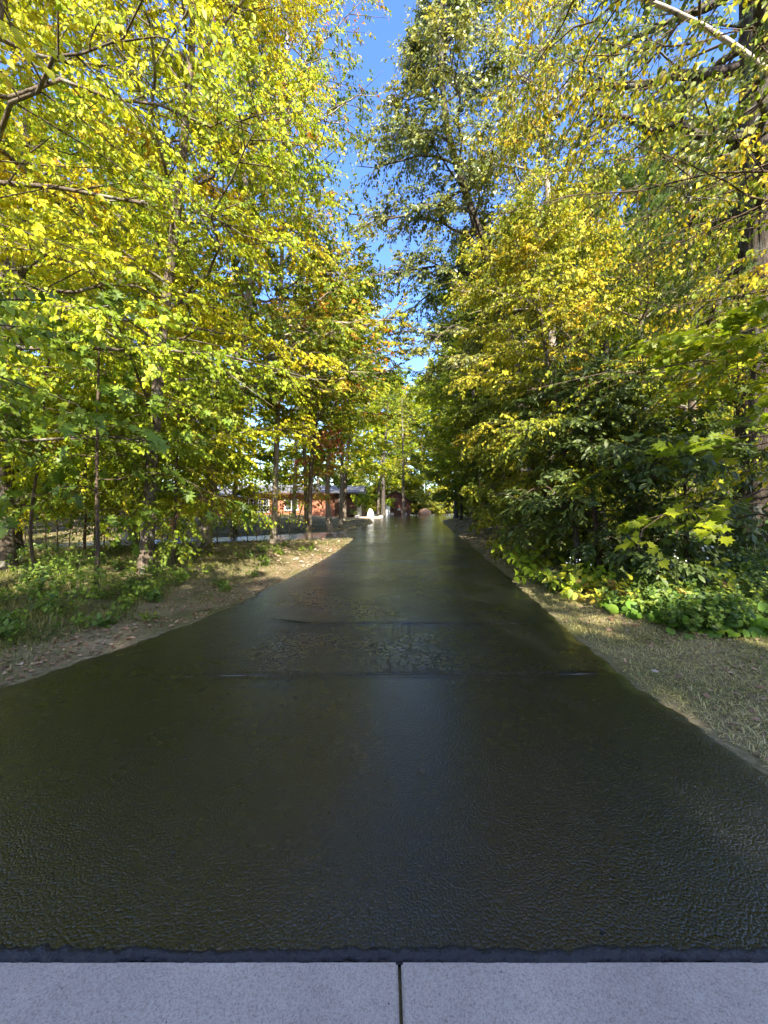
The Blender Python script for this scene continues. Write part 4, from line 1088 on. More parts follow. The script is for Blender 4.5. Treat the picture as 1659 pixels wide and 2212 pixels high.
# middle distance, sunlit
broad_tree('maple_tree', 'bright yellow green maple with twin trunks where the side drive leaves', 'tree',
           [at(712, 1150, 19.5), at(706, 1060, 19.5), at(712, 960, 19.5), at(730, 830, 19.5), at(740, 720, 19.5)], .15, .05, M['maple'], M['bark_pale'], DIAMOND, 79,
           limbs=26, t0=.28, length=(2.3, 2.6, 1.2), elev=(5, 60), subs=9, twigs=6, nleaf=8, lsize=.15, hang=.2, droop=.06, tint=(.48, .14, .12, .1), face=.7)
broad_tree('maple_tree', 'slim pale trunked yellow maple just left of the twin trunks', 'tree',
           [at(662, 1130, 22), at(660, 1040, 22), at(655, 900, 22), at(652, 800, 22), at(660, 680, 22)], .13, .05, M['maple'], M['bark_pale'], DIAMOND, 83,
           limbs=26, t0=.3, length=(2.4, 2.8, 1.2), elev=(5, 60), subs=9, twigs=6, nleaf=8, lsize=.15, hang=.2, droop=.06, tint=(.5, .14, .12, .1), face=.7)
broad_tree('maple_tree', 'yellow green maple growing beside the twin trunked one, near the house end', 'tree',
           [at(735, 1140, 24), at(738, 1060, 24), at(740, 940, 24), at(750, 800, 24), at(775, 640, 24)], .13, .05, M['maple'], M['bark_pale'], DIAMOND, 85,
           limbs=24, t0=.32, length=(2.4, 3.0, 1.4), elev=(5, 60), subs=9, twigs=6, nleaf=8, lsize=.16, hang=.2, droop=.06, tint=(.40, .14, .12, .1), face=.7)
broad_tree('oak_tree', 'orange tipped oak at the corner of the side drive reaching over the main drive', 'tree',
           [gp(-3.1, 15.3), at(672, 1000, 15.2), at(690, 860, 15.2), at(715, 720, 15.2), at(735, 600, 15.2)], .11, .03, M['oak_autumn'], M['bark'], DIAMOND, 47,
           limbs=36, t0=.42, length=(2.6, 3.2, 1.8), elev=(5, 50), subs=10, twigs=7, nleaf=8, lsize=.14, hang=.4, droop=.08, tint=(.46, .16, .14, .16), face=.7, bias=(0, .35), limb_r=.04, clump=.1,
           keep=left_of([(0, -2.2), (4, -.9), (5.5, .9), (8.5, 1.2), (10, .2), (12, -.6)]))
broad_tree('maple_tree', 'bright yellow green maple leaning over the right side of the drive beyond the shrubs', 'tree',
           [gp(5.0, 18.8), (4.9, 18.7, 2.5), (4.6, 18.5, 6), (4.2, 18.4, 9), (3.9, 18.3, 12.5)], .13, .03, M['maple'], M['bark_pale'], DIAMOND, 49,
           limbs=36, t0=.28, length=(2.6, 3.0, 1.6), elev=(5, 55), subs=10, twigs=7, nleaf=8, lsize=.14, hang=.3, droop=.06, tint=(.42, .15, .13, .12), face=.75, bias=(3.1, .25), limb_r=.04, clump=.1,
           keep=right_of([(0, 3.6), (3, 2.4), (6, 1.2), (12, 1.2)]))
broad_tree('redbud_sapling', 'small tree with pink and red leaves in front of the brick house', 'sapling',
           [at(640, 1135, 16.5), at(660, 1070, 16.5), at(690, 1010, 16.5), at(715, 960, 16.5)], .035, .012, M['red'], M['twig'], OVATE, 89,
           limbs=16, t0=.25, length=(1.0, 1.2, .7), elev=(15, 50), subs=5, twigs=4, nleaf=5, lsize=.13, hang=.4, tint=(.6, .15, .15, .15), face=.7)
broad_tree('birch_tree', 'pale sparse yellow birch far behind the orange tipped oak', 'tree',
           [gp(-6.6, 27), (-6.4, 27, 6), (-6.2, 27, 12), (-6.0, 27, 17)], .16, .05, M['birchleaf'], M['birch'], DIAMOND, 97,
           limbs=26, t0=.3, length=(2.0, 2.6, 1.0), elev=(15, 65), subs=7, twigs=5, nleaf=9, lsize=.13, hang=.5, tint=(.72, .1, .1, .1), split=False, thin=.8)
# ------------------------------------------------------------------ the right-hand trees
broad_tree('oak_tree', 'tall dark green oak rising over the right side of the drive', 'tree',
           [gp(5.1, 13.2), at(1135, 1000, 13), at(1110, 760, 13), at(1060, 590, 12.6), at(1015, 440, 12.2), at(965, 300, 11.8), at(950, 120, 11.6), at(955, -40, 11.6)], .24, .06, M['oak'], M['bark_dark'], DIAMOND, 101,
           limbs=38, t0=.34, length=(3.0, 3.0, 2.0), elev=(5, 50), subs=11, twigs=9, nleaf=9, lsize=.125, hang=.45, droop=.1, tint=(.58, .18, .13, .14), single=60, fine=OAK, limb_r=.055, face=.75, clump=.1, bias=(2.9, .25),
           keep=right_of([(0, 3.0), (5, 1.6), (7, .4), (8.5, -.2), (9.5, -.75), (12, -.8), (14, -.4), (15.5, .5), (17, 1.0), (20, 1.2)]), extra_limbs=[(.5, at(885, 545, 12)), (.55, at(860, 690, 13)), (.66, at(780, 470, 11.5)), (.7, at(790, 330, 11.5)), (.52, at(815, 610, 12)), (.62, at(825, 420, 11.8)), (.8, at(845, 190, 11.6)), (.9, at(870, 90, 11.6)), (.75, at(800, 260, 11.5))])
broad_tree('aspen_tree', 'tall pale trunked aspen with small glossy leaves behind the yellow sapling', 'tree',
           [gp(5.2, 11.6), at(1195, 900, 11.6), at(1190, 600, 11.6), at(1182, 400, 11.6), at(1178, 200, 11.6), at(1160, -60, 11.6)], .15, .05, M['aspen'], M['bark_pale'], DIAMOND, 107,
           limbs=40, t0=.34, length=(2.8, 3.2, 2.2), elev=(10, 55), subs=11, twigs=8, nleaf=11, lsize=.084, hang=.45, face=.75, tint=(.55, .16, .12, .12), keep=right_of([(0, 3.2), (8, 2.0), (12, 1.6), (18, 1.8)]), clump=.12, limb_r=.05)
broad_tree('ash_sapling', 'yellow leaved sapling leaning out over the right edge of the drive', 'sapling',
           [gp(4.0, 7.6), (3.9, 7.6, 1.5), (3.6, 7.5, 3), (3.2, 7.3, 4.5), (2.9, 7.2, 6.6)], .06, .015, M['ash'], M['bark'], DIAMOND, 109,
           limbs=34, t0=.30, length=(1.4, 1.8, 1.0), elev=(5, 50), subs=10, twigs=8, nleaf=11, lsize=.075, hang=.6, tint=(.42, .15, .13, .12), clump=.15, single=250, fine=OV_FINE, keep=right_of([(0, 2.6), (3, 1.3), (5, .95), (8, 1.1)]), face=.7)
broad_tree('birch_tree', 'leaning white birch arching over the top right corner with yellow leaves', 'tree',
           [gp(7.2, 4.3), (7.0, 4.3, 2), (6.4, 4.2, 4.0), (5.2, 4.05, 5.35), at(1659, 150, 4.0), at(1560, 75, 4.0), at(1400, -5, 4.05), (2.0, 4.2, 7.5)], .055, .018, M['birchleaf'], M['birch'], OVATE, 113, bark2=M['twig'],
           limbs=30, t0=.28, length=(2.2, 2.2, 1.8), elev=(-10, 20), subs=9, twigs=8, nleaf=8, lsize=.064, hang=.6, droop=.2, tint=(.42, .16, .14, .14), single=300, fine=OV_FINE, spread=(2.9, 1.4), thin=.8,
           keep=right_of([(0, 2.9), (3, 2.2), (5, 1.6), (9, 1.4)]), limb_r=.02, face=.6,
           extra_limbs=[(.38, at(1235, 470, 4.3)), (.42, at(1180, 330, 4.6)), (.30, at(1300, 560, 4.2)), (.45, at(1330, 240, 4.2))])
big = broad_tree('oak_tree', 'massive dark furrowed trunk at the right picture edge', 'tree',
           [gp(7.35, 7.1), (7.33, 7.1, 1.5), (7.3, 7.1, 4), (7.25, 7.1, 8), (7.2, 7.2, 15)], .43, .2, M['oak'], M['bark_dark'], DIAMOND, 127,
           limbs=28, t0=.42, length=(3.4, 3.8, 2.4), elev=(0, 50), subs=10, twigs=7, nleaf=8, lsize=.125, hang=.4, face=.75, tint=(.62, .16, .13, .12), sides=40, limb_r=.12)
broad_tree('maple_sapling', 'young maple with broad light green leaf layers in front of the massive trunk', 'sapling',
           [gp(4.9, 4.5), (4.85, 4.5, 1.2), (4.8, 4.45, 2.0), (4.7, 4.4, 2.9), (4.6, 4.4, 3.7)], .035, .012, M['maple_green'], M['twig'], MAPLE, 131,
           limbs=18, t0=.33, length=(1.7, 1.7, .9), elev=(0, 15), subs=6, twigs=4, nleaf=5, lsize=.125, twig_len=(.15, .35), hang=.14, droop=.08, flat=.15, tint=(.55, .13, .1, .1), single=300, fine=MAPLE, spread=(2.8, 1.7), face=.25,
           keep=lambda p: (p[:, 0] > np.interp(p[:, 2], [0, 2, 5], [3.0, 2.25, 2.4])) & ((p[:, 0] < p[:, 1] * .93) | (p[:, 2] > 2.4)))
broad_tree('chestnut_shrub', 'large dark green shrub with long glossy leaves at the right edge of the drive', 'shrub',
           [gp(4.1, 7.0), (4.05, 7.0, .7), (3.9, 6.9, 1.6), (3.8, 6.8, 2.6), (3.7, 6.7, 3.5)], .05, .015, M['shrub'], M['twig'], LANCE, 137,
           limbs=36, t0=.08, length=(1.6, 1.8, .9), elev=(5, 45), subs=8, twigs=6, nleaf=8, lsize=.135, twig_len=(.15, .4), hang=.25, tint=(.45, .15, .12, .12), single=300, fine=LA_FINE, keep=right_of([(0, 2.8), (1, 2.3), (3, 1.9), (5, 2.2)]))
broad_tree('chestnut_shrub', 'second dark green long leaved shrub, further right below the pine', 'shrub',
           [gp(5.4, 6.6), (5.4, 6.6, .7), (5.3, 6.5, 1.5), (5.2, 6.4, 2.4)], .045, .015, M['shrub'], M['twig'], LANCE, 139,
           limbs=24, t0=.1, length=(1.2, 1.3, .6), elev=(5, 45), subs=6, twigs=5, nleaf=7, lsize=.135, twig_len=(.15, .4), hang=.3, tint=(.4, .15, .12, .12), single=200, fine=LA_FINE)
broad_tree('cherry_shrub', 'loose green shrub overhanging the drive beyond the dark long leaved shrub', 'shrub',
           [gp(4.6, 10.5), (4.5, 10.4, 1), (4.2, 10.2, 2.2), (3.9, 10, 3.4), (3.7, 9.9, 4.6)], .05, .015, M['maple_dark'], M['twig'], DIAMOND, 149,
           limbs=34, t0=.12, length=(1.6, 1.8, 1.0), elev=(5, 45), subs=8, twigs=6, nleaf=9, lsize=.12, hang=.4, tint=(.5, .15, .12, .12), single=60, fine=OV_FINE, keep=right_of([(0, 3.0), (2, 2.5), (5, 2.2)]))
broad_tree('cherry_shrub', 'leafy green shrub at the right verge where the drive narrows', 'shrub',
           [gp(5.3, 15.5), (5.2, 15.4, 1), (5.0, 15.3, 2.4), (4.7, 15.2, 4), (4.5, 15, 5.6)], .06, .015, M['maple_dark'], M['twig'], DIAMOND, 151,
           limbs=32, t0=.1, length=(1.8, 2.2, 1.2), elev=(5, 45), subs=8, twigs=6, nleaf=9, lsize=.14, hang=.4, tint=(.55, .15, .12, .12), keep=right_of([(0, 3.9), (2, 3.1), (6, 2.6)]))

def pine(name, label, path, r0, r1, seed, limbs, t0, length, ntuft=9):
    rng = np.random.default_rng(seed)
    base = np.array(path[0], float)
    root = empty(name, tuple(base), label, 'tree')
    P, Rr, V_, F_ = trunk_tube(rng, path, r0, r1, 12)
    trunk = obj('trunk', mesh_np('trunk', V_ - base, [F_], True), M['bark'], root)
    wh = np.repeat(np.linspace(t0, .98, limbs // 5), 5) + rng.normal(0, .006, 5 * (limbs // 5))
    limbs = len(wh)
    az = np.arange(limbs) * 2 * np.pi / 5 + np.repeat(rng.random(limbs // 5) * 6, 5) + rng.normal(0, .2, limbs)
    q = (wh - t0) / (1 - t0)
    Ls = np.interp(q, [0, .3, 1], length) * rng.uniform(.75, 1.15, limbs)
    el = np.radians(np.interp(q, [0, 1], (5, 55)) + rng.normal(0, 6, limbs))
    p, _ = sample(P[None], wh[None].clip(0, .99)); p = p[0]
    d = np.stack([np.cos(az) * np.cos(el), np.sin(az) * np.cos(el), np.sin(el)], -1)
    LP = curves(rng, p, d, Ls, 8, -.12, .15)
    LR = (.008 + .008 * Ls)[:, None] * np.linspace(1, .25, 8)[None]
    subs = 9
    s = np.linspace(.25, 1, subs)[None] + rng.uniform(-.03, .03, (limbs, subs))
    sp, st = sample(LP, s)
    sgn = np.where(np.arange(subs) % 2 == 0, 1., -1.)[None] * np.ones((limbs, 1))
    sd = branch_dirs(rng, st, sgn, rng.uniform(.5, .9, s.shape), rng.normal(0, .3, s.shape))
    sl = (Ls[:, None] * .4 * (1.2 - s * .8)).clip(.15).ravel()
    SP = curves(rng, sp.reshape(-1, 3), sd.reshape(-1, 3), sl, 5, -.15, .15)
    SR = np.full((len(SP), 5), .005) * np.linspace(1, .4, 5)[None]
    for i in range(limbs):
        a, f = tubes_mesh_arrays(LP[i:i + 1], LR[i:i + 1], 6)
        b, g = tubes_mesh_arrays(SP[i * subs:(i + 1) * subs], SR[i * subs:(i + 1) * subs], 3, len(a))
        obj('branch', mesh_np('branch', np.concatenate([a, b]) - base, [f, g], True), M['bark'], trunk)
    s = np.linspace(.25, 1, ntuft)[None] + rng.uniform(-.05, .05, (len(SP), ntuft))
    tp, tt = sample(SP, s); tp = tp.reshape(-1, 3); tt = tt.reshape(-1, 3)
    k = 24 if limbs > 45 else 16
    tp = np.repeat(tp, k, 0); tt = np.repeat(tt, k, 0)
    n_ = len(tp)
    nd = nrm(tt * .9 + rng.normal(size=(n_, 3)) * .62 + np.array([0, 0, .1]))
    ln = rng.uniform(.07, .12, n_)
    sd_ = nrm(np.cross(nd, rng.normal(size=(n_, 3)))) * .0022
    V_ = np.stack([tp - sd_, tp + sd_, tp + nd * ln[:, None]], 1).reshape(-1, 3) - base
    F_ = np.arange(n_ * 3).reshape(-1, 3)
    tn = np.clip(np.repeat(rng.normal(.5, .2, n_ // k), k) + rng.normal(0, .1, n_), 0, 1)
    tag(obj('needles', mesh_np('needles', V_, [F_], False, np.repeat(tn, 3)), M['pine'], root), kind='stuff')
    return root
pine('pine_tree', 'young white pine with soft needle tufts right of the yellow sapling', [gp(4.75, 6.9), at(1388, 950, 6.8), at(1384, 700, 6.8), at(1380, 560, 6.8), at(1376, 400, 6.8)], .055, .012, 5, 50, .25, (1.3, 1.6, .5))
pine('pine_tree', 'taller white pine behind, its needles showing above the massive trunk', [gp(9.6, 11.5), (9.6, 11.5, 4), (9.5, 11.5, 9), (9.5, 11.5, 14)], .15, .03, 6, 45, .3, (2.6, 2.8, .6), 7)

# ------------------------------------------------------------------ the wood behind: a few kinds, set out one by one
rng = np.random.default_rng(2024)
def proto(kind, seed, x, y, label, group):
    h = {'maple': 15, 'dark': 14, 'elm': 16, 'aspen': 17, 'tall': 19}[kind]
    mats = {'maple': ('maple', 'bark', DIAMOND, .2, .42), 'dark': ('maple_dark', 'bark_dark', DIAMOND, .23, .6), 'elm': ('elm_green', 'bark', DIAMOND, .21, .6),
            'aspen': ('aspen', 'bark_pale', DIAMOND, .18, .5), 'tall': ('aspen', 'bark_dark', DIAMOND, .26, .6)}[kind]
    b = gp(x, y)
    w = rng.normal(0, .25, (3, 2))
    return broad_tree({'maple': 'maple_tree', 'dark': 'maple_tree', 'elm': 'elm_tree', 'aspen': 'aspen_tree', 'tall': 'oak_tree'}[kind], label, 'tree',
                      [b, (x + w[0, 0] * .4, y, 3), (x + w[0, 0], y + w[0, 1], h * .45), (x + w[1, 0], y + w[1, 1], h * .75), (x + w[2, 0], y + w[2, 1], h)], .18, .05,
                      M[mats[0]], M[mats[1]], mats[2], seed, group=group, limbs=32, t0=.13 if kind in ('dark', 'maple') else .2, length=(3.0, 3.6, 2.0), elev=(15, 62), flat=.7, subs=10, twigs=7,
                      nleaf=9, lsize=mats[3], hang=.35, droop=.08, tint=(mats[4], .14, .12, .12), split=False, sides=10, face=.6)
LG, RG, SG, HG = 'trees of the wood at the left', 'trees of the wood at the right', 'trees behind the shed', 'trees behind the house'
LLAB = 'leafy wood tree standing among others far left beyond the side drive'
RLAB = 'leafy wood tree standing among others in the right hand wood'
SLAB = 'tall wood tree rising behind the shed at the end of the drive'
HLAB = 'leafy tree rising behind the roof of the brick house'
pr = {'maple': proto('maple', 201, -13.5, 18.5, LLAB, LG), 'dark': proto('dark', 202, 8.0, 16.5, RLAB, RG), 'elm': proto('elm', 203, -17.5, 15.5, LLAB, LG),
      'aspen': proto('aspen', 204, 9.0, 21, RLAB, RG), 'tall': proto('tall', 205, 3.9, 62, SLAB, SG)}
BG_ = 'low bushes closing the far end of the drive'
BL_ = 'low dense green bush at the wood edge beyond the shed and house'
bush = broad_tree('bush', BL_, 'bush', [gp(5.2, 58.5), (5.2, 58.5, 1), (5.3, 58.5, 2), (5.3, 58.5, 3.2)], .05, .02, M['maple_dark'], M['twig'], DIAMOND, 206, group=BG_,
                  limbs=26, t0=.04, length=(1.7, 1.9, 1.0), elev=(5, 60), subs=7, twigs=5, nleaf=8, lsize=.17, hang=.3, tint=(.5, .16, .12, .12), split=False, sides=6)
for x, y, sc in [(7.8, 59.5, .9), (9.6, 58.6, 1.0), (11.8, 60, 1.1), (14.2, 59.3, 1.0), (16.6, 60.3, 1.2), (19.2, 60, 1.1), (22, 61, 1.2), (25, 60.5, 1.2), (-.6, 60, 1.1), (-2.2, 58.6, 1.0), (-4.2, 59.6, 1.2), (4.9, 61, 1.1), (2.4, 62, 1.4), (-6.8, 60.5, 1.3),
                 (-31, 36, 1.3), (-29, 30, 1.2), (-27, 24.5, 1.2), (-25.5, 20.5, 1.1), (-24, 16.5, 1.1), (-23.2, 13.2, 1.0), (-30, 18, 1.4), (-33, 24, 1.5), (-28.5, 40, 1.4)]:
    copy_tree(bush, gp(x, y), x * 7.3, sc * 1.15)
RBL = 'low dense shade bush on the floor of the right hand wood'
for x, y, sc in [(9.4, 13.6, .6), (11.5, 15, .7), (13.5, 16.6, .8), (8.2, 19, .7), (10.6, 19.6, .8), (15, 19.8, .9), (17.4, 16, .9), (9.6, 24, .8), (13, 25, 1), (16.5, 24, 1), (20, 19.5, 1.1), (22, 25, 1.2), (11, 30, 1), (15, 31, 1.1), (10, 37.5, .9), (13.5, 40, 1), (18, 44, 1.2), (20, 38, 1.2), (24, 33, 1.3), (8.2, 30, .7)]:
    copy_tree(bush, gp(x, y), x * 7.3, sc * 1.1, RBL, 'shade bushes in the right hand wood')
spots = [
    ('maple', -7.4, 18.2, .8, 'slender yellow green tree between the leaning oak and the brick house', None), ('elm', -10.8, 15.8, .95, 'yellow green tree behind the thick pale trunk', None), 
    ('elm', -14.2, 13.9, .9, 'yellow green tree beyond the dark left edge trunk', None), ('maple', -3.6, 33, 1.3, 'dense yellow green maple at the left of the drive before the house end', None), ('dark', 7.9, 40.5, 1.4, 'dense dark maple right of the drive where it bends', None), ('maple', 6.3, 21.5, .95, 'yellow green maple at the right verge beyond the loose green shrubs', None), ('elm', 7.0, 29, 1.15, 'yellow green tree leaning over the right bend of the drive', None),
    # left
    ('dark', -20, 11.0, 1.0, LLAB, LG), ('maple', -16.5, 11.0, .9, LLAB, LG), ('dark', -23, 18, 1.0, LLAB, LG), ('aspen', -12.0, 23, 1.0, LLAB, LG), ('elm', -21, 25, 1.1, LLAB, LG),
    ('maple', -28, 22, 1.1, LLAB, LG), ('dark', -30, 14, 1.1, LLAB, LG), ('dark', -26, 29, 1.0, LLAB, LG),
    # house
    ('dark', -22, 55, 1.2, HLAB, HG), ('maple', -16, 53.5, 1.15, HLAB, HG), ('elm', -10, 55, 1.2, HLAB, HG), ('aspen', -5, 54, 1.1, HLAB, HG), ('tall', -29, 57, 1.1, HLAB, HG), ('dark', -13, 62, 1.3, HLAB, HG),
    # round the shed
    ('maple', -.9, 57.5, 1.44, SLAB, SG), ('elm', 1.2, 63, 1.37, SLAB, SG), ('maple', 6.5, 62, 1.44, SLAB, SG), ('elm', 9.5, 64, 1.51, SLAB, SG), ('maple', 13, 61, 1.59, SLAB, SG), ('dark', 17, 63, 1.59, SLAB, SG), ('aspen', -3.5, 64, 1.51, SLAB, SG),
    ('maple', 2.5, 70, 1.59, SLAB, SG), ('maple', 7.5, 72, 1.59, SLAB, SG), ('elm', 12, 71, 1.44, SLAB, SG), ('maple', 21, 67, 1.72, SLAB, SG), ('elm', 26, 64, 1.59, SLAB, SG),
    # right
    ('maple', 8.6, 27, 1.0, RLAB, RG), ('dark', 7.2, 24, .85, RLAB, RG), ('elm', 9.5, 32, 1.0, RLAB, RG), ('dark', 11.5, 36, 1.05, RLAB, RG), ('aspen', 12, 27, 1.0, RLAB, RG), ('tall', 12.2, 16, .9, RLAB, RG), ('maple', 13.5, 21, 1.0, RLAB, RG),
    ('dark', 15.5, 13.5, 1.0, RLAB, RG), ('elm', 17, 18, 1.0, RLAB, RG), ('dark', 18, 25, 1.1, RLAB, RG), ('tall', 20, 14, .95, RLAB, RG), ('maple', 22, 21, 1.1, RLAB, RG), ('dark', 15.5, 42, 1.1, RLAB, RG), ('elm', 19, 35, 1.1, RLAB, RG),
    ('aspen', 24, 29, 1.1, RLAB, RG), ('maple', 18.5, 49, 1.1, RLAB, RG), ('dark', 7.0, 33.5, .7, RLAB, RG),
]
for k, x, y, sc, lb, gr in spots:
    copy_tree(pr[k], gp(x, y), rng.random() * 6.28, sc * rng.uniform(.93, 1.07), lb, gr)

# two trunks that stand right in front of the shed
broad_tree('maple_tree', 'slim dark trunk standing before the shed front with dense green crown', 'tree',
           [at(872, 1113, 47), at(871, 1040, 47), at(870, 960, 47), at(868, 860, 47)], .2, .06, M['maple_dark'], M['bark'], OVATE, 301, limbs=22, t0=.33, length=(3.2, 3.8, 1.8), elev=(-5, 50), subs=7, twigs=5, nleaf=6, lsize=.19, hang=.3, tint=(.5, .14, .12, .1), split=False)
broad_tree('maple_tree', 'dark trunk just left of the white shed door with green crown', 'tree',
           [at(828, 1114, 45), at(828, 1040, 45), at(832, 960, 45), at(838, 870, 45)], .26, .07, M['maple_dark'], M['bark_dark'], OVATE, 303, limbs=22, t0=.33, length=(3.2, 3.8, 1.8), elev=(-5, 50), subs=7, twigs=5, nleaf=6, lsize=.19, hang=.3, tint=(.4, .14, .12, .1), split=False)

# thin saplings under the left trees and in the right hand wood
def sapling(x, y, h, mat, label, group, seed, r_=.018, n=9):
    rg = np.random.default_rng(seed)
    b = gp(x, y); dx, dy = rg.normal(0, .12, 2)
    return broad_tree('sapling', label, 'sapling', [b, (x + dx * .3, y + dy * .3, b[2] + h * .35), (x + dx, y + dy, b[2] + h * .7), (x + dx * 1.5, y + dy * 1.5, b[2] + h)], r_, .006, mat, M['twig'], OVATE, seed, group=group,
                      limbs=n, t0=.35, length=(.7, .8, .4), elev=(10, 45), subs=4, twigs=3, nleaf=4, lsize=.085, hang=.4, tint=(.5, .2, .1, .1), split=False, sides=6)
SLL, SLR = 'thin bare legged sapling under the left trees before the brick house', 'thin dark stemmed sapling in the shade of the right hand wood'
for i, (xd, Y_, h) in enumerate([(58, 10.5, 3.2), (100, 11.2, 3.0), (125, 10.2, 3.4), (150, 12.6, 3.4), (205, 11.0, 3.0), (222, 9.0, 1.9), (350, 13.0, 3.6), (362, 15.2, 3.4), (395, 13.6, 3.2), (470, 12.4, 2.8), (505, 13.2, 3.0), (535, 14.0, 2.8), (555, 13.0, 2.6), (590, 14.6, 3.2), (607, 13.6, 2.2), (625, 15.4, 3.0)]):
    sapling((xd - 829.5) / 798.4 * Y_, Y_, h, M['elm_green' if i % 3 else 'maple'], SLL, 'thin saplings under the left trees', 400 + i)
for i, (xd, Y_, h) in enumerate([(1432, 8.2, 3.0), (1462, 9.4, 3.4), (1490, 8.4, 2.6), (1520, 9.0, 2.8), (1545, 10.5, 3.4), (1575, 9.2, 3.0), (1592, 11, 3.4), (1410, 10.4, 3.2), (1350, 11, 3.2), (1290, 10.8, 2.8), (1440, 12.5, 4), (1500, 13, 4)]):
    sapling((xd - 829.5) / 798.4 * Y_, Y_, h, M['maple_dark' if i % 2 else 'maple_green'], SLR, 'thin saplings in the right hand wood', 440 + i)
# plain dark trunks standing in the right hand wood
for i, (xd, Y_, r_, h) in enumerate([(1180, 14.2, .14, 13), (1300, 12.6, .12, 12), (1478, 12.6, .11, 13), (1590, 11.4, .14, 13), (1545, 15, .16, 14), (1420, 16.5, .16, 14), (1240, 18, .15, 14)]):
    x = (xd - 829.5) / 798.4 * Y_
    broad_tree('oak_tree', 'straight dark wood trunk seen through the gaps right of the dark shrubs', 'tree', [gp(x, Y_), (x + .05, Y_, 4), (x + .2, Y_, 8), (x, Y_, h)], r_, .05, M['maple_dark'], M['bark_dark'], OVATE, 470 + i,
               group='straight trunks in the right hand wood', limbs=16, t0=.42, length=(2.2, 2.6, 1.2), elev=(5, 50), subs=6, twigs=4, nleaf=6, lsize=.14, hang=.4, tint=(.5, .16, .12, .1), split=False, sides=10)

# far wood beyond everything, and the wood across the street behind the camera whose shade lies over the near drive
def wood_mass(name, label, centres, leaf, n_each, mat, seed, clear=.0):
    rg = np.random.default_rng(seed)
    ps = []; vs_ = []; fs_ = []; b = 0
    for (x, y, h, rad) in centres:
        k = n_each
        # blobs of foliage spread through the crown
        nb_ = 26
        cz = rg.uniform(.02 + clear, .97, nb_) * h
        rr_ = rad * np.sqrt(np.clip(1 - (np.abs(cz / h - .5) / .52) ** 2.2, .05, 1))
        a = rg.random(nb_) * 6.28; q_ = np.sqrt(rg.random(nb_))
        cen = np.stack([x + np.cos(a) * rr_ * q_, y + np.sin(a) * rr_ * q_, cz], -1)
        pick = rg.integers(0, nb_, k)
        ps.append(cen[pick] + rg.normal(size=(k, 3)) * [rad * .26, rad * .26, rad * .17])
        P_ = np.array([[x, y, float(gz(x, y)) - .1], [x + rg.normal(0, .2), y, h * .5], [x + rg.normal(0, .3), y, h * .95]])[None]
        v, f = tubes_mesh_arrays(P_, np.array([[.2, .13, .03]]) * h / 14, 7, b); vs_.append(v); fs_.append(f); b += len(v)
    p = np.concatenate(ps); n_ = len(p)
    s, a, n = leaf_frames(rg.normal(size=(n_, 3)) + [0, 0, -.4], rg.normal(size=(n_, 3)) + [0, -.5, .6])
    tn = np.clip(rg.normal(.45, .2, n_) + .4 * (vnoise(p[:, 0] * .25, p[:, 2] * .3 + p[:, 1] * .2, seed) - .5), 0, 1)
    me = leaves_mesh(name, p, s, a, n, leaf * rg.uniform(.6, 1.3, n_), tn, DIAMOND)
    o = tag(obj(name, me, mat), label, None, None, 'stuff')
    t = obj('trunks', mesh_np('trunks', np.concatenate(vs_), [np.concatenate(fs_)], True), M['bark_dark'], o); tag(t, kind='stuff')
    return o
rg = np.random.default_rng(77)
ctr = [(x + rg.normal(0, 2), 92 + abs(x) * -.15 + rg.normal(0, 4), rg.uniform(15, 19), 4.2) for x in np.arange(-80, 84, 6.5)]
ctr += [(-44 + rg.normal(0, 2), y, rg.uniform(14, 18), 4) for y in np.arange(4, 80, 7)] + [(40 + rg.normal(0, 2), y, rg.uniform(14, 18), 4) for y in np.arange(4, 80, 7)]
wood_mass('far_wood', 'distant wood closing the view all round', ctr, .62, 850, M['maple_dark'], 5)
ctr = []
for x in np.arange(-12, 19, 3.2):
    ctr.append((x + rg.normal(0, .6), -12.5 + rg.normal(0, 1.2), float(np.interp(x, [-15, -9, -2, 5, 16], [10.0, 11.5, 14.6, 16.0, 17.4])) + rg.normal(0, .7), 2.6))
for x in np.arange(-11, 22, 3.6):
    ctr.append((x + rg.normal(0, .6), -17.5 + rg.normal(0, 1.2), float(np.interp(x, [-15, -9, -1, 16], [12, 14.0, 18.5, 19.8])) + rg.normal(0, .7), 2.8))
wood_mass('roadside_wood', 'wood across the street behind the viewer', ctr, .6, 2100, M['maple_dark'], 6, 0)

# alike trees are told apart by their order across the view
ORD = ['leftmost', 'second from the left', 'third from the left', 'fourth from the left', 'fifth from the left', 'sixth from the left', 'seventh from the left', 'eighth from the left', 'ninth from the left', 'tenth from the left',
       'eleventh from the left', 'twelfth from the left', 'thirteenth from the left', 'fourteenth from the left', 'fifteenth from the left', 'sixteenth from the left', 'seventeenth from the left', 'eighteenth from the left',
       'nineteenth from the left', 'twentieth from the left', 'twenty first from the left', 'twenty second from the left', 'twenty third from the left', 'twenty fourth from the left', 'twenty fifth from the left', 'twenty sixth from the left']
def order_labels(group, what):
    os_ = sorted((o for o in scene.objects if o.get('group') == group), key=lambda o: o.location.x / o.location.y)
    for o, w_ in zip(os_, ORD): o['label'] = what + ', ' + w_
order_labels(RG, 'leafy tree among others in the right hand wood')
order_labels(LG, 'leafy tree in the wood beyond the side drive')
order_labels(SG, 'tall leafy tree rising behind the shed')
order_labels(HG, 'leafy tree rising behind the brick house roof')
order_labels(BG_, 'low dense bush at the far wood edge')
order_labels('shade bushes in the right hand wood', 'low bush on the right hand wood floor')
order_labels('thin saplings under the left trees', 'thin sapling under the left trees')
order_labels('thin saplings in the right hand wood', 'thin dark stemmed sapling in the right hand wood')
order_labels('straight trunks in the right hand wood', 'straight dark trunk in the right hand wood')

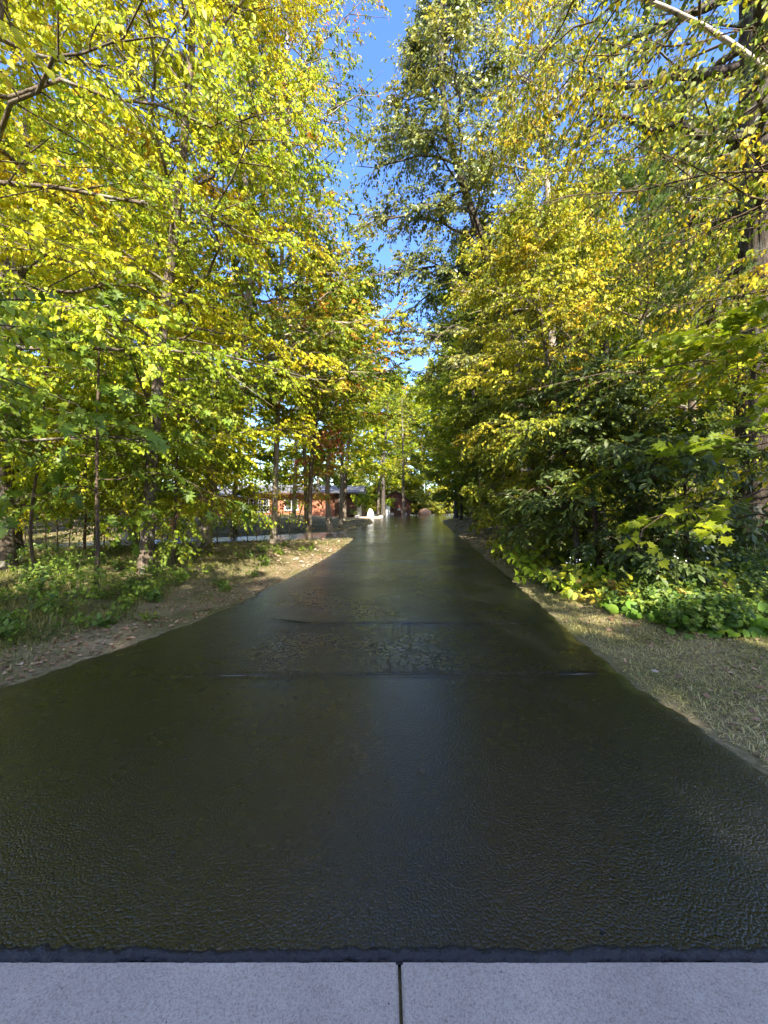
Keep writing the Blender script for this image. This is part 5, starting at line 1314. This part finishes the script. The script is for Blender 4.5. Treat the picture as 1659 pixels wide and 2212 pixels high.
# ------------------------------------------------------------------ undergrowth, one plant at a time
def plant(name, label, cat, group, x, y, nst, h, leafm, template, lsize, nl, seed, lean=.35, single=True, hang=.25, tint=(.5, .2), rosette=False, face=.5, fine=None, toward=None):
    rg = np.random.default_rng(seed)
    base = np.array(gp(x, y)); base[2] -= .01
    root = empty(name, tuple(base), label, cat, group)
    az = rg.random(nst) * 6.28
    d = np.stack([np.cos(az) * lean, np.sin(az) * lean, np.ones(nst)], -1) + rg.normal(size=(nst, 3)) * .12
    if toward is not None: d += np.array(toward)
    d = nrm(d)
    L_ = h * rg.uniform(.6, 1.15, nst)
    p0 = np.tile(base, (nst, 1)) + np.concatenate([rg.normal(0, .04 + .05 * h, (nst, 2)), np.zeros((nst, 1))], 1)
    SP = curves(rg, p0, d, L_, 5, .25 * lean, .2)
    SR = np.full((nst, 5), .0022 + .003 * h) * np.linspace(1, .4, 5)[None]
    for i in range(nst):
        v, f = tubes_mesh_arrays(SP[i:i + 1], SR[i:i + 1], 3)
        obj('stem', mesh_np('stem', v - base, [f], True), M['stem'], root)
    s = (np.full((nst, nl), 1.0) if rosette else np.linspace(.22, 1.0, nl)[None] + rg.uniform(-.03, .03, (nst, nl)))
    lp, lt = sample(SP, s)
    sgn = np.where(np.arange(nl) % 2 == 0, 1., -1.)[None] * np.ones((nst, 1))
    ang = rg.uniform(.9, 1.35, s.shape)
    rl = np.cumsum(np.full(s.shape, 1.3), 1) + rg.random((nst, 1)) * 6
    ld = branch_dirs(rg, lt, sgn, ang, rl).reshape(-1, 3); lp = lp.reshape(-1, 3)
    n_ = len(lp)
    ld = nrm(ld + np.array([0, 0, -1.]) * hang + rg.normal(size=(n_, 3)) * .15)
    n0 = np.array([0, -.35, 1.0]) * (1 - face * .3) + np.array([-.1, -.8, .3]) * face * .5 + rg.normal(size=(n_, 3)) * .3
    s_, a_, nn = leaf_frames(ld, n0)
    lp = lp + a_ * lsize * .12
    size = lsize * rg.uniform(.55, 1.15, n_)
    tn = np.clip(tint[0] + rg.normal(0, tint[1] * .6) + rg.normal(0, tint[1] * .6, n_), 0, 1)
    if single:
        single_leaves(root, base, range(n_), lp, s_, a_, nn, size, tn, fine or template, leafm, leafm.name + str(id(fine or template)))
    else:
        tag(obj('foliage', leaves_mesh('foliage', lp - base, s_, a_, nn, size, tn, DIAMOND), leafm, root), kind='stuff')
    return root

sd = 1000
# yellow green low branches by the right edge of the drive
for i, (x, y, h, tn) in enumerate([(3.15, 6.5, .75, .45), (3.05, 7.1, .85, .5), (3.2, 7.7, .9, .5), (3.05, 6.0, .6, .62), (3.35, 8.4, 1.0, .55), (3.5, 9.2, 1.0, .5), (3.7, 6.3, .8, .5), (3.25, 5.6, .55, .85)]):
    sd += 1
    plant('dogwood_bush', ['yellow green low bush leaning onto the right verge of the drive', 'low bush with pink and brown turning leaves at the right verge'][1 if tn > .8 else 0], 'bush', 'yellow green bushes along the right verge' if tn < .8 else None,
          x, y, 7, h, M['dogwood'], OVATE, .17, 9, sd, .8, True, .35, (tn, .16), False, .5, OV_FINE, (-.25, -.35, 0))
for i, (x, y, h) in enumerate([(3.9, 5.3, .75), (4.35, 5.0, .8), (5.0, 5.3, 1.0)]):
    sd += 1
    plant('dogwood_bush', ['arching spray of yellow green leaves over the dark weeds, left one', 'arching spray of yellow green leaves over the dark weeds, right one', 'tall spray of yellow leaves before the massive trunk'][i], 'bush', None,
          x, y, 4, h, M['dogwood'], OVATE, .165, 7, sd, .7, True, .3, (.62, .12), False, .5, OV_FINE, (-.4, -.3, 0))
order_labels('yellow green bushes along the right verge', 'yellow green low bush leaning onto the right verge')
# heart shaped leaves in front of the right bank
rg = np.random.default_rng(31)
HL = 'clump of round heart shaped leaves at the foot of the right bank'
pts = []
for x0, y0, n in ((3.0, 4.95, 5), (3.35, 4.55, 7), (3.75, 4.2, 9), (4.15, 4.05, 10), (4.55, 4.05, 8), (3.9, 4.6, 5), (4.4, 4.6, 6)):
    for _ in range(n):
        pts.append((x0 + rg.normal(0, .2), y0 + rg.normal(0, .13)))
for x, y in pts:
    if y < 3.75 or drive_depth(np.array(x), np.array(y)) < .75: continue
    sd += 1
    plant('violet_plant', HL, 'plant', 'heart leaved plants of the right bank', x, y, 6, .17, M['violet'], HEART, .135, 1, sd, .9, True, .25, (.5, .2), True, .55)
# leafy weeds of the right bank
rg = np.random.default_rng(32)
WL = 'dark green leafy weed in the thick undergrowth of the right bank'
cnt = 0
while cnt < 135:
    y = 4.1 + 9.5 * rg.random() ** 1.5
    x = rg.uniform(2.9, 3.2 + y * .62)
    if x < np.interp(y, [4, 5, 6.5, 9, 14], [3.2, 3.1, 3.0, 3.25, 3.7]) or x / y > 1.1: continue
    cnt += 1; sd += 1
    dd = float(drive_depth(np.array(x), np.array(y)))
    k = cnt % 4
    plant('weed', WL, 'weed', 'leafy weeds of the right bank', x, y, 8 + cnt % 4, (.22 + .16 * min(dd, 3)) * rg.uniform(.7, 1.25), M['weed' if k else 'weed_pale'], LANCE if k in (1, 2) else OVATE, [.06, .075, .06, .085][k], 16, sd, .55, False, .2, (.45, .25))
# white asters
for i, (xd, yd, Y_, lb) in enumerate([(1530, 1185, 5.2, 'white daisy like flowers on thin stems before the massive trunk'), (1465, 1205, 5.0, 'pale small aster heads in the middle of the right bank'), (1240, 1215, 5.6, 'faint white aster spray beside the yellow green bushes')]):
    p = at(xd, yd, Y_)
    root = empty('aster', gp(p[0], p[1]), lb, 'flower')
    rg = np.random.default_rng(50 + i); b = np.array(root.location)
    for k in range([5, 9, 8][i]):
        tip = p - b + rg.normal(0, [.06, .09, .07][i], 3) * [1, 1, .7]
        P_ = np.array([[rg.normal(0, .03), rg.normal(0, .03), 0], tip * [.6, .6, .5], tip])[None]
        v, f = tubes_mesh_arrays(P_, np.full((1, 3), .0025), 4)
        st = obj('stem', mesh_np('stem', v, [f], True), M['stem'], root)
        n_ = 14; r0 = [.019, .011, .010][i]
        an = np.linspace(0, 2 * np.pi, n_, endpoint=False)
        ax = np.stack([np.cos(an), np.sin(an) * .55, np.sin(an) * .8 + .1], -1)
        s_, a_, nn = leaf_frames(ax, np.tile([0, -.8, .6], (n_, 1)))
        obj('flower_head', leaves_mesh('flower_head', np.tile(tip, (n_, 1)), s_, a_, nn, np.full(n_, r0), np.zeros(n_), OVATE), M['petal'], st)
# weeds and seedlings of the left verge
rg = np.random.default_rng(33)
WLL = 'low green weed growing in the grass of the left verge'
cnt = 0
while cnt < 120:
    y = 3.9 + 9.5 * rg.random() ** 1.5
    l_ = float(np.interp(y, YL, XL))
    x = l_ - .5 - rg.random() ** .9 * (y * 1.0 - 1.2)
    if x / y < -1.12: continue
    cnt += 1; sd += 1
    k = cnt % 4
    far = min(1.0, (l_ - x) / 2.5)
    plant('weed', WLL, 'weed', 'weeds of the left verge', x, y, 6, (.12 + .24 * far) * rg.uniform(.7, 1.2), M['weed_pale' if k != 3 else 'weed'], OVATE if k else LANCE, [.07, .055, .065, .08][k], 9, sd, .6, False, .2, (.5, .25))
# taller seedlings with round leaves by the left edge
for i, (xd, yd, Y_, h) in enumerate([(165, 1235, 5.6, 1.0), (190, 1260, 5.2, .75), (135, 1290, 4.9, .6), (240, 1265, 5.6, .55), (385, 1260, 6.6, .4)]):
    sd += 1
    X_ = (xd - 829.5) / 798.4 * Y_
    plant('honeysuckle_bush', ['upright seedling with round pale leaves climbing toward the young oak', 'shorter round leaved seedling beside the upright one', 'round leaved bushy weed near the left picture edge', 'bright leaved seedling under the young oak', 'low clump of broad green leaves in the middle of the left verge'][i], 'bush', None,
          X_, Y_, 7, h, M['weed_pale'], OVATE, .085, 12, sd, .4, True, .15, (.62, .15), False, .55, OV_FINE)

# ------------------------------------------------------------------ grass and litter
def blades(name, label, x, y, h, w, lean, mat, tint, seed):
    rg = np.random.default_rng(seed)
    n_ = len(x); z = gz(x, y) - .004
    az = rg.random(n_) * 6.28; la = np.abs(rg.normal(lean, .3, n_))
    dx, dy = np.cos(az), np.sin(az)
    px, py = -dy * w * .5, dx * w * .5
    V_ = np.stack([np.stack([x - px, y - py, z], -1), np.stack([x + px, y + py, z], -1),
                   np.stack([x + dx * h * la * .35 + px * .8, y + dy * h * la * .35 + py * .8, z + h * .62 / (1 + .5 * la)], -1), np.stack([x + dx * h * la * .35 - px * .8, y + dy * h * la * .35 - py * .8, z + h * .62 / (1 + .5 * la)], -1),
                   np.stack([x + dx * h * la * 1.0, y + dy * h * la * 1.0, z + h * .95 / (1 + 1.2 * la)], -1)], 1)
    idx = (np.arange(n_) * 5)[:, None]
    F4 = idx + np.array([[0, 1, 2, 3]]); F3 = idx + np.array([[3, 2, 4]])
    return tag(obj(name, mesh_np(name, V_.reshape(-1, 3), [F4, F3], False, np.repeat(tint, 5)), mat), label, None, None, 'stuff')
rg = np.random.default_rng(90)
# right: short dry mown strip
n_ = 70000
y = 1.5 + 8.5 * rg.random(n_) ** 1.9; x = np.interp(y, YR, XR) + .015 + 2.3 * rg.random(n_) ** .8
dd = drive_depth(x, y)
ok = (dd > .03 + .10 * vnoise(x * 7, y * 7, 41)) & (x / y < 1.15) & (vnoise(x * 2.5, y * 2.5, 42) + .35 * rg.random(n_) > .22)
x, y = x[ok], y[ok]
blades('dry_grass', 'short dry mown grass of the right verge', x, y, rg.uniform(.025, .075, len(x)), rg.uniform(.003, .0062, len(x)), 1.1, M['grass_r'], np.clip(rg.normal(.5, .2, len(x)) + .5 * (vnoise(x * 3, y * 3, 43) - .5), 0, 1), 1)
# left: longer tufted grass behind a bare strip
n_ = 86000
y = 2.9 + 14 * rg.random(n_) ** 1.5; x = np.interp(y, YL, XL) - .12 - (y * 1.05) * rg.random(n_) ** .85
dd = drive_depth(x, y)
dens = sstep(.18, .75, dd) * .85 + .15
ok = (x / y > -1.16) & (dd > .05) & (rg.random(n_) < dens * (.15 + 1.3 * sstep(.32, .62, vnoise(x * 1.9, y * 1.9, 44))))
x, y, dd = x[ok], y[ok], dd[ok]
blades('verge_grass', 'tufted green grass of the left verge', x, y, rg.uniform(.05, .17, len(x)) * (0.45 + .8 * sstep(.3, 1.5, dd)), rg.uniform(.0038, .0078, len(x)), .7, M['grass_l'], np.clip(rg.normal(.48, .2, len(x)) + .5 * (vnoise(x * 1.5, y * 1.5, 45) - .5), 0, 1), 2)
# sunlit lawn further off, left and right of the drive
n_ = 26000
y = 13 + 32 * rg.random(n_); x = rg.uniform(-26, 9, n_); dd = drive_depth(x, y)
ok = (dd > .1) & ~((x < -2) & (y > 33))
x, y = x[ok], y[ok]
blades('lawn_grass', 'thin lawn between the drives and the house', x, y, rg.uniform(.05, .12, len(x)), rg.uniform(.008, .016, len(x)), .9, M['grass_r'], np.clip(rg.normal(.45, .2, len(x)), 0, 1), 3)

# dry leaves: the nearest ones are things of their own, the rest one carpet
rg = np.random.default_rng(91)
def leaf_spot(n_, side_, ylo, yhi, pw):
    y = ylo + (yhi - ylo) * rg.random(n_) ** pw
    if side_ > 0: x = np.interp(y, YR, XR) + .08 + np.abs(rg.normal(1.1, .7, n_))
    else: x = np.interp(y, YL, XL) - .05 - np.abs(rg.normal(.35, .65, n_))
    ok = (drive_depth(x, y) > .06) & (np.abs(x / y) < 1.05)
    return x[ok], y[ok]
DRY = [('dry_oak', OAK), ('dry_maple', MAPLE), ('dry_ovate', OV_FINE)]
fl_me = []
for nm, (TV, TF) in DRY:
    for q_ in range(2):
        v = TV.copy(); v[:, 1] -= .45
        v[:, 2] += [.5, -.35][q_] * (v[:, 0] ** 2) + [.12, .3][q_] * v[:, 1] ** 2 + .08 * np.sin(v[:, 0] * 9 + v[:, 1] * 6 + q_)
        me = mesh_np('fallen_leaf', v, TF, True); me.materials.append(M['dry']); fl_me.append(me)
for side_, n_, lb, gr in ((1, 190, 'dry tan fallen leaf lying on the mown right verge', 'fallen leaves on the right verge'), (-1, 190, 'dry tan fallen leaf lying on the bare strip of the left verge', 'fallen leaves on the left verge')):
    x, y = leaf_spot(n_, side_, 1.9 if side_ > 0 else 2.9, 5.5 if side_ > 0 else 7, 1.1)
    for xx, yy in zip(x[:110], y[:110]):
        o = bpy.data.objects.new('fallen_leaf', fl_me[int(rg.integers(len(fl_me)))])
        zz = float(gz(xx, yy)) + (.028 if side_ > 0 else .02)
        o.location = (xx, yy, zz); o.rotation_euler = (rg.normal(0, .3), rg.normal(0, .3), rg.random() * 6.28)
        k = rg.uniform(.03, .07); o.scale = (k, k, k)
        o['tint'] = float(np.clip(rg.normal(.62, .22), 0, 1))
        COL.objects.link(o); tag(o, lb, 'leaf', gr)
def carpet(name, label, x, y, size, seed, up_=.018):
    rg2 = np.random.default_rng(seed); n_ = len(x)
    s_, a_, nn = leaf_frames(np.concatenate([rg2.normal(size=(n_, 2)), rg2.normal(0, .2, (n_, 1))], 1), np.array([0, 0, 1.]) + rg2.normal(size=(n_, 3)) * .3)
    p = np.stack([x, y, gz(x, y) + up_], -1)
    return tag(obj(name, leaves_mesh(name, p, s_, a_, nn, size * rg2.uniform(.6, 1.2, n_), np.clip(rg2.normal(.78 if n_ > 9000 else .5, .2, n_), 0, 1), DIAMOND if n_ > 9000 else OVATE), M['dry']), label, None, None, 'stuff')
xa, ya = leaf_spot(900, 1, 2.2, 11, 1.2); xb, yb = leaf_spot(2600, -1, 2.9, 14, 1.2)
carpet('leaf_litter', 'carpet of dry leaf litter on both verges', np.concatenate([xa, xb]), np.concatenate([ya, yb]), .042, 1)
n_ = 26000
y = 9 + 40 * rg.random(n_); x = rg.uniform(-22, 20, n_); ok = (drive_depth(x, y) > .1) & ~((x < -2) & (y > 33) & (y < 50))
carpet('lawn_leaves', 'fallen leaves scattered over the lawn and wood floor', x[ok], y[ok], .12, 2, .03)
# seed husks, crumbs of sealer and bits of twig on the drive and the concrete
mb_v = []
for i, (xd, yd, r_) in enumerate([(375, 1843, .007), (698, 1775, .006), (806, 2042, .008), (1300, 2010, .007), (398, 1640, .008), (1170, 1250, .03), (1500, 1700, .007)]):
    Y_ = 1197.6 / (yd - 1090.5)
    rock('pebble', ['dark pebble on the left of the near drive', 'small dark pebble near the middle of the drive', 'dark crumb of sealer by the concrete edge left of the slab joint', 'dark crumb of sealer near the concrete edge on the right', 'dark speck of grit on the left half of the drive', 'dark clod at the right edge of the drive further up', 'dark grit on the right half of the drive'][i],
         ((xd - 829.5) / 798.4 * Y_, Y_, r_ * .5), r_, r_ * .8, r_ * .6, M['grit'], 60 + i, 'pebble')
